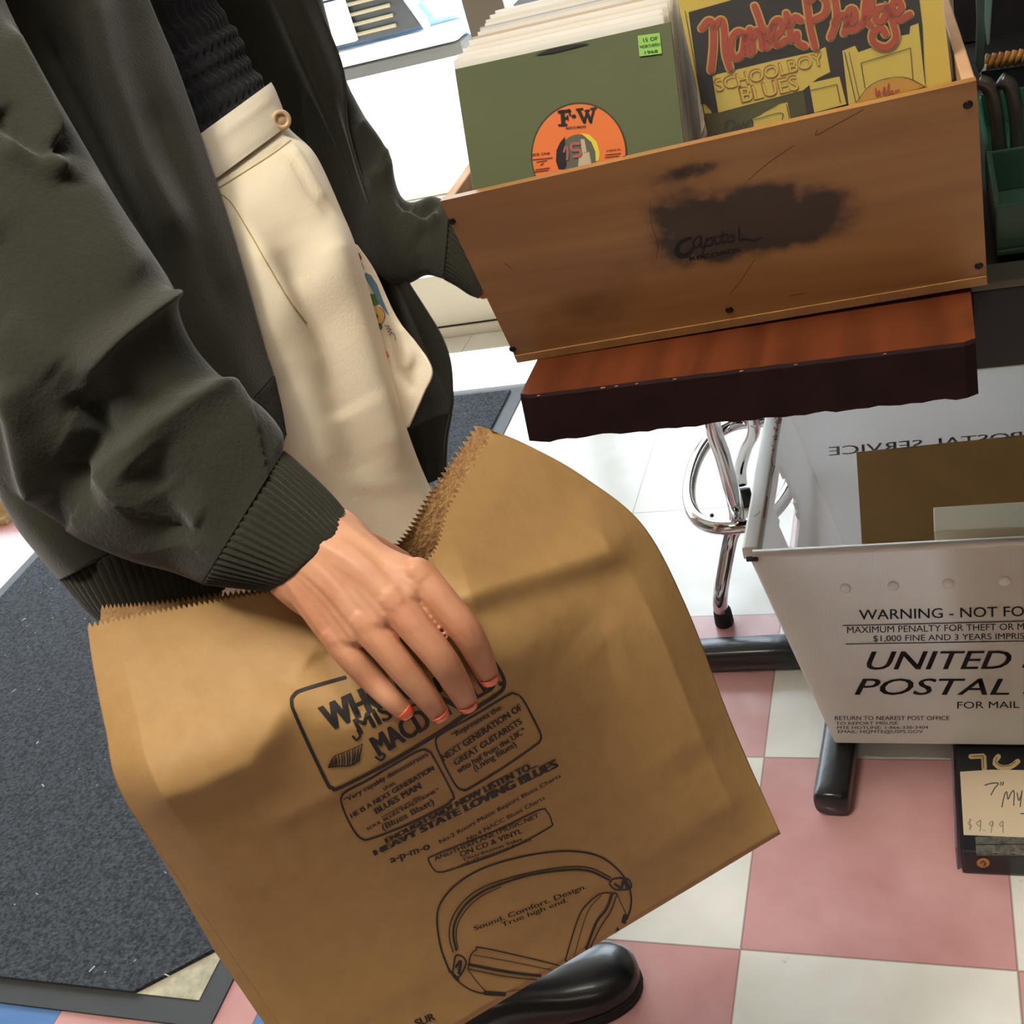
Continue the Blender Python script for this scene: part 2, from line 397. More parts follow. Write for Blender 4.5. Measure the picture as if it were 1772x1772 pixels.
# ---- the street outside
conc = mat('concrete', 'd8d4ca', rough=0.9, noise=(6, 0.5, 'c2bdb0'))
mb = MB(); mb.box((-12, Y1+.16, -.3), (8, 14, -.02)); structure('ground_outside', (mb.v, mb.f), conc)
mb = MB(); mb.box((-12, 3.05, -.02), (8, 3.3, .40), bev=.02); structure('added_glare_wall', (mb.v, mb.f), mat('glare_white', 'efece4', rough=0.8))  # low wall added so the glare below the car stays white
mb = MB(); mb.box((-12, Y1+.16, 2.5), (8, 2.92, 2.6)); structure('added_sun_blocker', (mb.v, mb.f), wallm)  # unseen slab added to cut the sunlight to a band inside the window
mb = MB(); mb.box((-12, 9.0, -.02), (8, 9.3, 3.2)); structure('building_across_street', (mb.v, mb.f), mat('pale_facade', 'cfd3d6', rough=0.9))

# ---- car beyond the window (only its front end can be seen)
cy = 4.0
car = thing('car', (-2.6, cy+2.1, 0.0), 'pale blue car with black slatted grille parked outside the window', 'car')
carm = mat('car_paint', '9fc4e6', rough=0.15, metal=0.2, coat=0.8); chrome = mat('chrome', 'd9dadc', rough=0.07, metal=1.0)
blk = mat('black_plastic', '2a2b2d', rough=0.45); lens = mat('headlight_glass', 'f4f7fa', rough=0.08, spec=0.9)
prof = [(0.0, .32), (-.06, .42), (-.07, .50), (-.02, .60), (.02, .72), (.25, .80), (1.15, .95), (1.9, 1.38), (3.2, 1.40), (4.1, .98), (4.3, .9), (4.3, .34)]
V = []; xs = [(-3.5, .12), (-3.42, .03), (-3.2, 0), (-2.6, 0), (-2.0, 0), (-1.78, .03), (-1.70, .12)]
for x, o in xs: V += [(x, cy+py+o, z) for py, z in prof]
k = len(prof); F = [(i*k+j, i*k+(j+1) % k, (i+1)*k+(j+1) % k, (i+1)*k+j) for i in range(len(xs)-1) for j in range(k)] + [tuple(range(k)), tuple((len(xs)-1)*k+j for j in range(k))[::-1]]
mb = MB(); mb.add(V, F); mb.build('body', carm, car, False)
g = MB(); g.poly_prism([(-3.1, cy-.11, .42), (-1.93, cy-.11, .42), (-1.99, cy-.11, .585), (-2.06, cy-.11, .605), (-3.1, cy-.11, .605)], (0, .1, 0)); gr = g.build('grille', blk, car)
for z in (.45, .49, .53, .57):
    s = MB(); s.tube([(-3.0, cy-.118, z), (-2.03, cy-.118, z)], .008, 8); s.build('slat', mat('grille_slat', '8d8468', rough=0.4), gr)
s = MB(); s.tube([(-3.12, cy-.12, .63), (-2.06, cy-.12, .63), (-1.97, cy-.115, .59), (-1.9, cy-.11, .41)], .016, 10); s.build('grille_surround', mat('white_trim', 'f0f2f4', rough=0.3), car)
s = MB(); s.box((-3.3, cy-.13, .335), (-1.78, cy+.06, .40), bev=.02); s.build('bumper', mat('white_trim', ''), car)
s = MB(); s.box((-3.3, cy-.10, .16), (-1.78, cy+.1, .325), bev=.02); s.build('valance', mat('valance_grey', '4a4845', rough=0.7), car)
s = MB(); s.box((-2.62, cy-.15, .43), (-2.21, cy-.125, .60), bev=.008); pl = s.build('licence_plate', mat('plate_white', 'fbfbf6', rough=0.4), car)
for x0, x1 in ((-1.93, -1.72), (-3.48, -3.28)):
    s = MB(); s.box((x0, cy-.03, .45), (x1, cy+.16, .66), bev=.03); s.build('headlight', lens, car)
for x in (-1.82, -3.38):
    for yy in (.8, 3.4):
        s = MB(); s.tube([(x-.09, cy+yy, .31), (x+.09, cy+yy, .31)], .31, 28); s.build('wheel', mat('tyre', '1b1b1c', rough=0.8), car)

for o in [car]: o.location.x += .25

# ---- floor mat
mx0, mx1, my0, my1 = -1.775, -.668, -.176, 1.476
fm = thing('floor_mat', ((mx0+mx1)/2, (my0+my1)/2, 0), 'charcoal carpet floor mat with black rubber edge on the tiles', 'mat')
rub = mat('black_rubber', '3b3d3f', rough=0.55)
mb = MB(); bw = .035
mb.box((mx0, my0, 0.0), (mx1, my1, .0035), bev=.001); mb.build('rubber_border', rub, fm)
n = 260; m_ = 180; us = np.linspace(0, 1, n); vs = np.linspace(0, 1, m_)
def pile_pt(x, y): return (x, y)
carp = mat('carpet_pile', '2a2d31', rough=1.0, noise=(170, 1.0, '50555c'), bump=(260, 1.0), sheen=0.08, spec=.2)
a0, a1, b0, b1 = mx0+bw, mx1-bw, my0+bw, my1-bw; c = .085
mb = MB(); mb.poly_prism([(a0, b0, .0035), (a1-c*1.25, b0, .0035), (a1, b0+c, .0035), (a1, b1, .0035), (a0, b1, .0035)], (0, 0, .0055)); mb.build('carpet_pile', carp, fm)
mb = MB(); mb.poly_prism([(a1-c*1.25+.004, b0, .0035), (a1, b0, .0035), (a1, b0+c-.004, .0035)], (0, 0, .0012)); o = mb.build('backing_patch', mat('beige_backing', 'c9c2a8', rough=0.9, noise=(60, 0.7, '8e8a7a')), fm)
tag(o, 'worn beige corner where the pile is cut away')
mb = MB()
for k in range(150):
    x, y = random.uniform(a0, a1), random.uniform(b0, b1); a = random.uniform(0, 6.3); l = random.choice([.001, .001, .0015, .0015, .002, .003, .005])
    w_ = random.uniform(.0005, .0012); d = np.array([math.cos(a), math.sin(a), 0]); e = np.array([-d[1], d[0], 0]); q = np.array([x, y, .0092])
    mb.add([q-d*l-e*w_, q+d*l-e*w_, q+d*l+e*w_, q-d*l+e*w_, q+(0, 0, .0012)], [(0, 1, 4), (1, 2, 4), (2, 3, 4), (3, 0, 4), (3, 2, 1, 0)])
lint = mb.build('lint', mat('lint_white', 'c9ccca', rough=0.9)); tag(lint, 'pale lint specks scattered over the charcoal mat', 'lint', kind='stuff')
# something pale and wooden standing on the tiles past the mat, cut by the frame edge
st = thing('wooden_foot_rack', tuple(PZ(-40, 900, 0)), 'light wooden rack foot on the tiles at far left of the mat', 'rack')
wl = mat('light_wood', 'd9c08a', rough=0.5, noise=(30, .6, 'b89a62'))
q = PZ(-8, 905, 0); mb = MB(); mb.box((q[0]-.24, q[1]-.012, 0.0), (q[0]+.05, q[1]+.02, .018), bev=.003); mb.build('rail', wl, st)
q = PZ(-25, 895, .04); mb = MB(); mb.box((q[0]-.2, q[1]+.05, 0.0), (q[0]+.065, q[1]+.1, .055), bev=.012); mb.build('block', wl, st)
# ------------------------------------------------------------------ wooden tabletop plank on a chrome stool
Zt = 0.7644
slab = thing('wooden_table_board', (.105, .45, .72), 'thick red-brown wooden board under the record crate', 'board')
wood = mat('stained_wood', '7a3f1e', rough=0.38, coat=0.25, bump=(60, 0.15))
def wood_grain(m, c1, c2, c3, scale, axis, dark=0.4, lo=.3, hi=.75):
    """streaks along one axis; c3 = darker knots and stains"""
    nt = m.node_tree; b = nt.nodes['Principled BSDF']; tc = [n for n in nt.nodes if n.type == 'TEX_COORD'][0]
    mp = nt.nodes.new('ShaderNodeMapping'); nt.links.new(tc.outputs['Object'], mp.inputs[0]); mp.inputs['Scale'].default_value = scale
    n = nt.nodes.new('ShaderNodeTexNoise'); n.inputs['Scale'].default_value = 1.0; n.inputs['Detail'].default_value = 8; n.inputs['Distortion'].default_value = 0.4
    nt.links.new(mp.outputs[0], n.inputs['Vector'])
    cr = nt.nodes.new('ShaderNodeValToRGB'); cr.color_ramp.elements[0].color = lin(c1); cr.color_ramp.elements[0].position = lo
    cr.color_ramp.elements[1].color = lin(c2); cr.color_ramp.elements[1].position = hi
    nt.links.new(n.outputs['Fac'], cr.inputs[0])
    n2 = nt.nodes.new('ShaderNodeTexNoise'); n2.inputs['Scale'].default_value = 7; n2.inputs['Detail'].default_value = 7
    nt.links.new(tc.outputs['Object'], n2.inputs['Vector'])
    mr = nt.nodes.new('ShaderNodeMapRange'); mr.inputs['From Min'].default_value = .58; mr.inputs['From Max'].default_value = .70; mr.inputs['To Max'].default_value = dark
    nt.links.new(n2.outputs['Fac'], mr.inputs['Value'])
    mx = nt.nodes.new('ShaderNodeMix'); mx.data_type = 'RGBA'; mx.inputs['B'].default_value = lin(c3)
    nt.links.new(cr.outputs[0], mx.inputs['A']); nt.links.new(mr.outputs[0], mx.inputs['Factor']); nt.links.new(mx.outputs['Result'], b.inputs['Base Color'])
    return mx.outputs['Result'], b, nt, tc
wood_grain(wood, '73391d', '4c2210', '22100b', (34, 2.5, 8), 1, .95, .25, .7)
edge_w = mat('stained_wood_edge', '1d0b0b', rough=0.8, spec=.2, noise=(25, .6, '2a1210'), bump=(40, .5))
mb = MB(); sl = math.tan(math.radians(.75)); dep = .85; n = 46
def zt(x): return Zt + (x+.078)*sl
V = []; th = .048
for i in range(n):
    u = i/(n-1); x = -.078 + u*.3766; ch = .0007*math.sin(i*2.3)+.0006*math.sin(i*5.1)+(.002 if i in (7, 8, 21) else 0)
    front = .029 + (.004 if i in (0, n-1) else 0) + .0003*math.sin(i*1.7)
    V += [(x-.004*(i == 0), front, zt(x)-th+ch-.006*u*0), (x, front+.0006, zt(x)-.0025), (x, front+.003, zt(x)), (x, dep, zt(x)), (x, dep, zt(x)-th)]
F = []
for i in range(n-1):
    for j in range(5): F.append((i*5+j, i*5+(j+1) % 5, (i+1)*5+(j+1) % 5, (i+1)*5+j))
F += [(0, 1, 2, 3, 4), tuple((n-1)*5+j for j in (4, 3, 2, 1, 0))]
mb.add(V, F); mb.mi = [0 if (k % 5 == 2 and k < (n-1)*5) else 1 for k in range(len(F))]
o = mb.build('board', [wood, edge_w], slab)
for k in range(9):      # pale dents along the front arris
    x = random.uniform(-.07, .29); r = random.uniform(.0006, .0015); q = np.array([x, .0302, zt(x)-.0012]); mb = MB()
    ball_chain(mb, [(q-np.array([r, 0, 0]), r*.6), (q+np.array([r, 0, .0002]), r*.6)]); mb.build('worn_speck', mat('bare_wood', '9a7048', rough=.8), slab)

stool = thing('bar_stool', (-.02, .745, 0), 'chrome stool with looped foot rail under the wooden board', 'stool')
chr_ = chrome; foot = mat('rubber_foot', '0d0d0d', rough=.6)
LF = [PZ(1254, 1078, 0), PZ(1254, 1075, .004), PZ(1246, 1036, .06), PZ(1262, 938, .15), PZ(1275, 893, .2), PZ(1252, 795, .31), PZ(1232, 728, .38), (-.035, .60, .55), (-.035, .64, .70)]
LB = [PZ(1290, 876, 0), PZ(1290, 874, .004), PZ(1280, 820, .06), PZ(1290, 775, .14), PZ(1304, 735, .2), (-.045, .86, .31), (-.038, .84, .4), (-.035, .85, .55), (-.035, .86, .70)]
LR = [(.062, .825, 0), (.062, .825, .004), (.058, .82, .06), (.044, .815, .15), (.036, .81, .2), (.02, .80, .31), (.012, .79, .4), (.008, .78, .55), (.006, .775, .70)]
for L in (LF, LB, LR):
    L = [np.array(p, float) for p in L]; C = catmull(L, 44)
    mb = MB(); mb.tube([p for p in C if p[2] > .028], .0120, 18); l = mb.build('leg', chr_, stool, True)
    mb = MB(); q = L[0]; d = (L[2]-L[1])/np.linalg.norm(L[2]-L[1]); mb.tube([q, q+d*.004, q+d*.032], [.0135, .0155, .0142], 18); mb.build('rubber_foot', foot, l, True)
rc = np.array([-.045, .73, .2])
ring = [rc+np.array([.083*math.copysign(abs(math.cos(a))**.8, math.cos(a)), .150*math.copysign(abs(math.sin(a))**.9, math.sin(a)), 0]) for a in np.linspace(0, 2*math.pi, 72, endpoint=False)]
mb = MB(); mb.tube(ring, .0112, 16, closed=True); mb.build('foot_rail', chr_, stool, True)
q = PZ(1232, 892, .2); mb = MB(); d = CAM-q; d /= np.linalg.norm(d); mb.tube([q+d*.006, q+d*.0118], .0032, 10); mb.build('rail_hole', foot, stool)
q = np.array(LB[4]); d = CAM-q; d /= np.linalg.norm(d); mb = MB(); mb.tube([q+d*.008, q+d*.0128, q+d*.014], [.0062, .0062, .004], 14); mb.build('leg_bolt', chr_, stool, True)
mb = MB(); mb.box((-.078, .60, .695), (.045, .89, .7125), bev=.006); mb.build('seat', mat('black_vinyl', '191818', rough=.4), stool)

# ------------------------------------------------------------------ black cross-shaped stand base on the floor, mail tub standing over it
base = thing('stand_base', (.115, .47, 0), 'black cross-shaped stand foot on the tiles beneath the white tub', 'stand base')
bm_ = mat('black_enamel', '151618', rough=.32, coat=.3, noise=(60, .5, '23252a'), bump=(120, .25))
c0 = np.array([.118, .50, .0])
for (ex, ey) in ((-.30, .487), (.098, .205), (.50, .515), (.13, .78)):
    e = np.array([ex, ey, 0.]); d = (e-c0)/np.linalg.norm(e-c0); L = np.linalg.norm(e-c0); s = np.array([-d[1], d[0], 0])
    V = []; na = 16; ts = [0, .3, .6, .85, .95, .985, 1.0]; 
    for t in ts:
        w = .0235; h = .046*(1-.12*t); k = 1.0 if t < .98 else (.97 if t < 1 else .86)
        for a in np.linspace(0, 2*math.pi, na, endpoint=False):
            ca, sa = math.cos(a), math.sin(a)
            V.append(c0+d*L*t+s*w*k*np.sign(ca)*abs(ca)**.6+np.array([0, 0, h/2+(h/2)*k*np.sign(sa)*abs(sa)**.6]))
    mb = MB(); mb.add(V, grid_faces(len(ts), na, True)+[tuple(range(na))[::-1], tuple((len(ts)-1)*na+k for k in range(na))]); mb.build('leg', bm_, base, True)
mb = MB(); mb.tube([c0, c0+(0, 0, .042)], .045, 30); mb.build('hub', bm_, base, True)

tub = thing('mail_tub', (.3, .5, .049), 'white corrugated plastic mail tub with black postal printing', 'tub')
plas = mat('white_corrugated_plastic', 'f7f4ee', rough=.42, spec=.5)
nt = plas.node_tree; b = nt.nodes['Principled BSDF']; tc = [q for q in nt.nodes if q.type == 'TEX_COORD'][0]
wv = nt.nodes.new('ShaderNodeTexWave'); wv.inputs['Scale'].default_value = 60; wv.bands_direction = 'X'; nt.links.new(tc.outputs['Object'], wv.inputs['Vector'])
wv2 = nt.nodes.new('ShaderNodeTexWave'); wv2.inputs['Scale'].default_value = 60; wv2.bands_direction = 'Y'; nt.links.new(tc.outputs['Object'], wv2.inputs['Vector'])
ad = nt.nodes.new('ShaderNodeMath'); ad.operation = 'ADD'; nt.links.new(wv.outputs['Fac'], ad.inputs[0]); nt.links.new(wv2.outputs['Fac'], ad.inputs[1])
bp = nt.nodes.new('ShaderNodeBump'); bp.inputs['Strength'].default_value = .12; bp.inputs['Distance'].default_value = .001; nt.links.new(ad.outputs[0], bp.inputs['Height']); nt.links.new(bp.outputs[0], b.inputs['Normal'])
b.inputs['Subsurface Weight'].default_value = .15; b.inputs['Subsurface Scale'].default_value = .01
tl_ = nt.nodes.new('ShaderNodeBsdfTranslucent'); tl_.inputs['Color'].default_value = lin('fafbfc'); ms = nt.nodes.new('ShaderNodeMixShader'); ms.inputs[0].default_value = .55
nt.links.new(b.outputs[0], ms.inputs[1]); nt.links.new(tl_.outputs[0], ms.inputs[2]); nt.links.new(ms.outputs[0], nt.nodes['Material Output'].inputs['Surface'])
zb, zr = .049, .345
B = {'lf': (.104, .290, zb), 'rf': (.56, .290, zb), 'lb': (.104, .69, zb), 'rb': (.56, .69, zb)}
R = {'lf': (.031, .326, zr), 'rf': (.62, .326, zr), 'lb': (.031, .735, zr), 'rb': (.62, .735, zr)}
B = {k: np.array(v) for k, v in B.items()}; R = {k: np.array(v) for k, v in R.items()}
tw = .0045
def wall(a, b_, name, holes=None):
    """panel from rim corner a to rim corner b_, made with thickness inward; optional handle slot"""
    p = [R[a], R[b_], B[b_], B[a]]; cen = (B['lf']+B['rb'])/2
    nrm = np.cross(p[1]-p[0], p[3]-p[0]); nrm /= np.linalg.norm(nrm)
    if np.dot(nrm, cen-p[0]) < 0: nrm = -nrm
    nu, nv = 41, 31; V = []; keep = []
    for i in range(nv):
        for j in range(nu):
            u, v = j/(nu-1), i/(nv-1)
            V.append((p[0]*(1-u)+p[1]*u)*(1-v)+(p[3]*(1-u)+p[2]*u)*v)
    F = []
    for i in range(nv-1):
        for j in range(nu-1):
            u, v = (j+.5)/(nu-1), (i+.5)/(nv-1)
            if holes and ((u-.5)/holes[0])**4+((v-holes[2])/holes[1])**4 < 1: continue
            F.append((i*nu+j, i*nu+j+1, (i+1)*nu+j+1, (i+1)*nu+j))
    o = obj(name, (V, F), plas, tub); s = o.modifiers.new('s', 'SOLIDIFY'); s.thickness = tw; s.offset = 0; return o
lit_plas = plas.copy(); lit_plas.name = 'white_corrugated_front_lit'; lit_plas.node_tree.nodes['Mix Shader'].inputs[0].default_value = .42; lit_plas.node_tree.nodes['Principled BSDF'].inputs['Base Color'].default_value = lin('fffaf0')  # front wall copy, brighter and warmer: its light is put into the colour
front = wall('lf', 'rf', 'front_wall'); lw = wall('lb', 'lf', 'side_wall', (.14, .13, .26)); front.data.materials[0] = lit_plas; backw = wall('rb', 'lb', 'back_wall'); wall('rf', 'rb', 'side_wall', (.14, .13, .26))
mb = MB(); mb.box(B['lf']-(0, 0, .0), B['rb']+(0, 0, .004)); mb.build('bottom', plas, tub)
rimm = mat('white_rim_plastic', 'ebe6dc', rough=.35)
mb = MB(); mb.tube([R['lf']+(0.004, 0, 0), R['rf']], .0055, 10); mb.build('rim', rimm, tub, True)
mb = MB(); mb.tube([R['rb'], R['lb']], .0055, 10); mb.build('rim', rimm, tub, True)
for a, b_ in (('lb', 'lf'), ('rf', 'rb')):
    mb = MB(); q0, q1 = R[a], R[b_]; mb.box((q0[0]-.010, min(q0[1], q1[1])+.004, zr-.012), (q0[0]+.012, max(q0[1], q1[1])-.002, zr+.006), bev=.004); mb.build('rim', rimm, tub, True)
mb = MB(); q = R['lf']; mb.box(q+np.array([-.004, -.0075, -.006]), q+np.array([.010, -.0035, -.001])); mb.build('corner_gap', foot, tub)
bvf = bvh_of(front)
ink = mat('black_ink', '1a1a1c', rough=.6); I = Ink(bvf, .0026+.0004); I.xf = crop(600/1772, 1172, 1000)
I.text('WARNING - NOT FOR PRIVATE USE', (930, 207), (1772, 188), 50, .012, prefix='WARNING - NOT FO')
I.line([(848, 237), (1900, 211)], 5, smooth=False); I.line([(863, 331), (1900, 313)], 5, smooth=False)
I.text('MAXIMUM PENALTY FOR THEFT OR MISUSE OF POSTAL PROPERTY', (865, 276), (1772, 257), 33, .004, prefix='MAXIMUM PENALTY FOR THEFT OR M')
I.text('$1,000 FINE AND 3 YEARS IMPRISONMENT', (1000, 318), (1772, 304), 30, .004, prefix='$1,000 FINE AND 3 YEARS IMPRIS')
I.text('UNITED STATES', (945, 462), (1705, 457), 92, .03, .28, prefix='UNITED ')
I.text('POSTAL SERVICE', (893, 590), (1695, 590), 82, .03, .28, prefix='POSTAL ')
I.text('FOR MAIL USE ONLY', (1425, 660), (1748, 657), 34, .004, prefix='FOR MAIL')
I.text('RETURN TO NEAREST POST OFFICE', (803, 719), (1390, 719), 20, .012)
I.text('TO REPORT MISUSE', (811, 744), (1127, 742), 15, .012)
I.text('MTE HOTLINE: 1-866-330-3404', (815, 765), (1282, 763), 14, .012)
I.text('EMAIL: HQMTE@USPS.GOV', (819, 786), (1255, 785), 15, .012)
I.build('printed_text', ink, front)
for x, y in ((1105, 35), (1385, 22), (1672, 10), (860, 48)):
    c = Vector(ray(crop(600/1772, 1172, 1000)((x, y)))).normalized(); h, n_, _, _ = bvf.ray_cast(CO, c); n_ = n_ if n_.dot(c) < 0 else -n_
    mb = MB(); mb.tube([h+n_*.001, h+n_*.0028, h+n_*.0038], [.0068, .0068, .004], 16); mb.build('rivet', mat('white_rivet', 'f6f6f4', rough=.2), front, True)
# print on the inside of the far walls (seen through from outside, so it reads mirrored) and pen marks on the left rim
bvb = bvh_of(backw); I = Ink(bvb, .003); 
I.text('POSTAL SERVICE', (1772, 760), (1500, 782), 15, .03, prefix='POSTAL SERV', up=(-.05, -1)); I.build('printed_text', mat('faded_ink', 'aeaca8', rough=.7), backw)
bvl = bvh_of(lw); I = Ink(bvl, .003); I.line([(1402, 800), (1413, 781), (1420, 777), (1424, 784), (1433, 800), (1428, 804), (1408, 804)], 2.4, closed=True); I.build('recycling_mark', mat('faded_ink', ''), lw)
rims = [o for o in tub.children if o.name.startswith('rim')]
bvr = bvh_of(rims[2]); I = Ink(bvr, .0008); I.xf = crop(240/1772, 1180, 700)
def pen(ss):
    I = Ink(bvr, .0008); I.xf = crop(240/1772, 1180, 700)
    for s in ss: I.line(s, 9)
    I.build('red_lettering', mat('red_pen', 'b0564a', rough=.7), rims[2])
pen([[(1180, 190), (1230, 150), (1240, 200), (1190, 230), (1250, 240), (1265, 180), (1215, 260)], [(1175, 330), (1185, 290), (1200, 350), (1220, 310)], [(1160, 420), (1205, 400), (1180, 460), (1210, 440)], [(1145, 520), (1165, 560), (1150, 600), (1180, 580)], [(1150, 640), (1140, 720), (1160, 800)], [(1215, 630), (1170, 830), (1140, 910)]])
pen([[(1085, 1180), (1045, 1445)]]); pen([[(925, 1435), (985, 1395), (990, 1370)]])
# cardboard standing inside the tub, a flat box behind the front rim, and the record box on the floor
card = thing('cardboard_sheet', (.36, .66, .06), 'plain brown cardboard sheet standing inside the white tub', 'cardboard')
cm = mat('cardboard', 'b9935f', rough=.85, noise=(18, .5, 'ab8552'), bump=(200, .15))
mb = MB(); mb.poly_prism([(.141, .655, .2655), (.44, .655, .274), (.44, .655, .056), (.130, .655, .056)], (0, .004, 0)); mb.build('sheet', cm, card)
bx = thing('flat_box', (.42, .36, .06), 'pale slim carton lying behind the front rim of the tub', 'box')
q = PY(1616, 915, .352); mb = MB(); mb.box((q[0], .345, .06), (q[0]+.27, .395, q[2]+.0005), bev=.002); mb.build('carton', mat('pale_card', 'd8c9a8', rough=.7), bx)

rb = thing('record_box', (.40, .25, 0), 'black record box with handwritten price note on the floor below the tub', 'box')
bk = mat('black_card', '16161b', rough=.45, coat=.1)
xl, yf = .2525, .125; zt_ = .040
mb = MB(); mb.box((xl, yf, 0), (xl+.31, yf+.31, zt_), bev=.004); bo = mb.build('lid', bk, rb)
mb = MB(); mb.box((xl-.0055, yf+.006, 0.0005), (xl-.003, yf+.305, zt_+.0012)); mb.build('clear_sleeve', mat('clear_plastic_edge', 'c9c6d6', rough=.1, trans=.8, spec=.6), rb)
bvx = bvh_of(bo); X = crop(372/1772, 1400, 1230)
I = Ink(bvx, .0006, X); I.line([(1335, 380), (1440, 375), (1445, 480)], 42, smooth=False); I.line([(1560, 380), (1530, 430), (1580, 470), (1660, 465), (1720, 420)], 44); I.line([(1850, 380), (1820, 440), (1870, 480)], 44); I.build('box_title', mat('gold_print', 'cbb384', rough=.5), bo)
I = Ink(bvx, .0011, X); I.line([(1345, 380), (1436, 376), (1440, 478)], 6, smooth=False); I.line([(1548, 390), (1540, 430), (1585, 460), (1655, 455), (1700, 425)], 6); I.build('box_title_line', mat('brown_print', '4b3c26', rough=.6), bo)
I = Ink(bvx, .0005, X); I.poly([(1370, 1040), (2000, 1040), (2000, 1100), (1375, 1100)]); I.poly([(1375, 1108), (2000, 1104), (2000, 1190), (1380, 1192)]); I.build('printed_band', mat('grey_print', '6d6a5e', rough=.6, noise=(160, .9, '2b2b29')), bo)
I = Ink(bvx, .0007, X); a = np.linspace(0, 2*math.pi, 22, endpoint=False); I.poly([(1435+54*math.cos(t), 1250+40*math.sin(t)) for t in a], cell=60); I.build('orange_emblem', mat('orange_print', 'c08a50', rough=.6), bo)
I = Ink(bvx, .0012, X); I.line([(1415, 1250), (1435, 1235), (1455, 1255), (1438, 1270)], 9); I.build('emblem_mark', mat('brown_print', ''), bo)
note = thing('price_note', PZ(1720, 1385, zt_), 'white handwritten price note lying on the black record box', 'note')
q = [PZ(*X(p), zt_+.0006) for p in ((1245, 505), (1500, 488), (1772, 492), (2050, 505), (2060, 1060), (1772, 1045), (1275, 1025))]
mb = MB(); mb.poly_prism(q, (0, 0, .0006)); no = mb.build('paper', mat('note_paper', 'd9c6a8', rough=.8), note)
bvn = bvh_of(no); I = Ink(bvn, .0004, X); W = 9
for s in ([(1450, 615), (1500, 600), (1560, 600), (1530, 640), (1500, 695)], [(1585, 590), (1578, 615)], [(1603, 590), (1596, 615)],
          [(1590, 795), (1610, 700), (1630, 670), (1640, 730), (1665, 680), (1690, 665), (1688, 780)], [(1715, 680), (1730, 740), (1755, 680)], [(1755, 660), (1740, 790)], [(1745, 850), (1800, 848)], [(1800, 790), (1830, 690), (1850, 790)]): I.line(s, W)
I.build('handwriting', mat('pencil', '4d4740', rough=.8), no)
I = Ink(bvn, .0004, X)
for s in ([(1340, 900), (1310, 930), (1340, 950), (1320, 975)], [(1325, 890), (1330, 985)], [(1410, 905), (1380, 930), (1410, 950), (1415, 900), (1410, 995)], [(1440, 985), (1446, 990)], [(1510, 910), (1485, 935), (1515, 950), (1515, 915), (1500, 1005)], [(1590, 915), (1570, 940), (1595, 955), (1598, 910), (1600, 1005)]): I.line(s, 7)
I.build('handwriting', mat('light_pencil', '8f8473', rough=.8), no)
# ------------------------------------------------------------------ record crate and what stands in it
c0 = np.array([-.098, .0976, .7644]); yw, tl, rl = np.radians([2.549, 16.203, 1.469])
CU = np.array([np.cos(yw)*np.cos(rl), np.sin(yw)*np.cos(rl), np.sin(rl)]); CN = np.array([np.sin(yw), -np.cos(yw), 0])
CZ = np.array([0, 0, 1.]) - CU*CU[2]; CZ /= np.linalg.norm(CZ); CV = np.cos(tl)*CZ+np.sin(tl)*CN; CB = np.cross(CZ, CU)  # along, up, front-panel up, back
CW, CH = .41, .1885
def cr(u, b, z): return c0+CU*u+CB*b+CZ*z
def fp(u, v): return c0+CU*u+CV*v
crate = thing('record_crate', c0+CU*CW/2, 'worn wooden record crate with a black stain on its sloped front', 'crate')
cw = mat('crate_pine', 'a97843', rough=.5, coat=.12, bump=(70, .12))
res, bs, nt, tc = wood_grain(cw, 'b08049', '8d6136', '664425', (3.0, 16, 40), 0, .55)
# scorch-like black stain with its own outline, in the panel's own coordinates (uv in metres)
uvn = nt.nodes.new('ShaderNodeUVMap'); nz = nt.nodes.new('ShaderNodeTexNoise'); nz.inputs['Scale'].default_value = 55; nz.inputs['Detail'].default_value = 7
nt.links.new(uvn.outputs[0], nz.inputs['Vector'])
def N_(op, a, b=None):
    n = nt.nodes.new('ShaderNodeMath'); n.operation = op; n.use_clamp = False
    for i, q in enumerate((a, b)):
        if q is None: continue
        if isinstance(q, (int, float)): n.inputs[i].default_value = q
        else: nt.links.new(q, n.inputs[i])
    return n.outputs[0]
sepu = nt.nodes.new('ShaderNodeSeparateXYZ'); nt.links.new(uvn.outputs[0], sepu.inputs[0])
def crate_uv(x, y):
    r = ray((x, y)); nn = np.cross(CU, CV); t = np.dot(c0-CAM, nn)/np.dot(r, nn); q = CAM+r*t-c0; return float(np.dot(q, CU)), float(np.dot(q, CV))
acc = None
for (x, y, rx, ry, s) in ((1185, 385, .030, .030, 1.25), (1250, 400, .034, .026, 1.0), (1330, 375, .036, .025, 1.15), (1405, 372, .030, .021, 1.5), (1300, 345, .03, .014, .7), (1170, 300, .028, .008, .6), (1215, 292, .02, .006, .55), (1225, 440, .05, .012, .5), (1345, 405, .03, .012, .6)):
    u, v = crate_uv(x, y)
    d = N_('ADD', N_('POWER', N_('ABSOLUTE', N_('DIVIDE', N_('SUBTRACT', sepu.outputs[0], u), rx)), 2.0), N_('POWER', N_('ABSOLUTE', N_('DIVIDE', N_('SUBTRACT', sepu.outputs[1], v), ry)), 2.0))
    g = N_('MULTIPLY', N_('POWER', 2.718, N_('MULTIPLY', d, -1.0)), s)
    acc = g if acc is None else N_('ADD', acc, g)
fac = N_('MULTIPLY', acc, N_('ADD', N_('MULTIPLY', N_('POWER', nz.outputs['Fac'], 1.6), 2.2), .18))
mr = nt.nodes.new('ShaderNodeMapRange'); mr.interpolation_type = 'SMOOTHSTEP'; mr.inputs['From Min'].default_value = .03; mr.inputs['From Max'].default_value = 1.0; mr.inputs['To Max'].default_value = .93
nt.links.new(fac, mr.inputs['Value'])
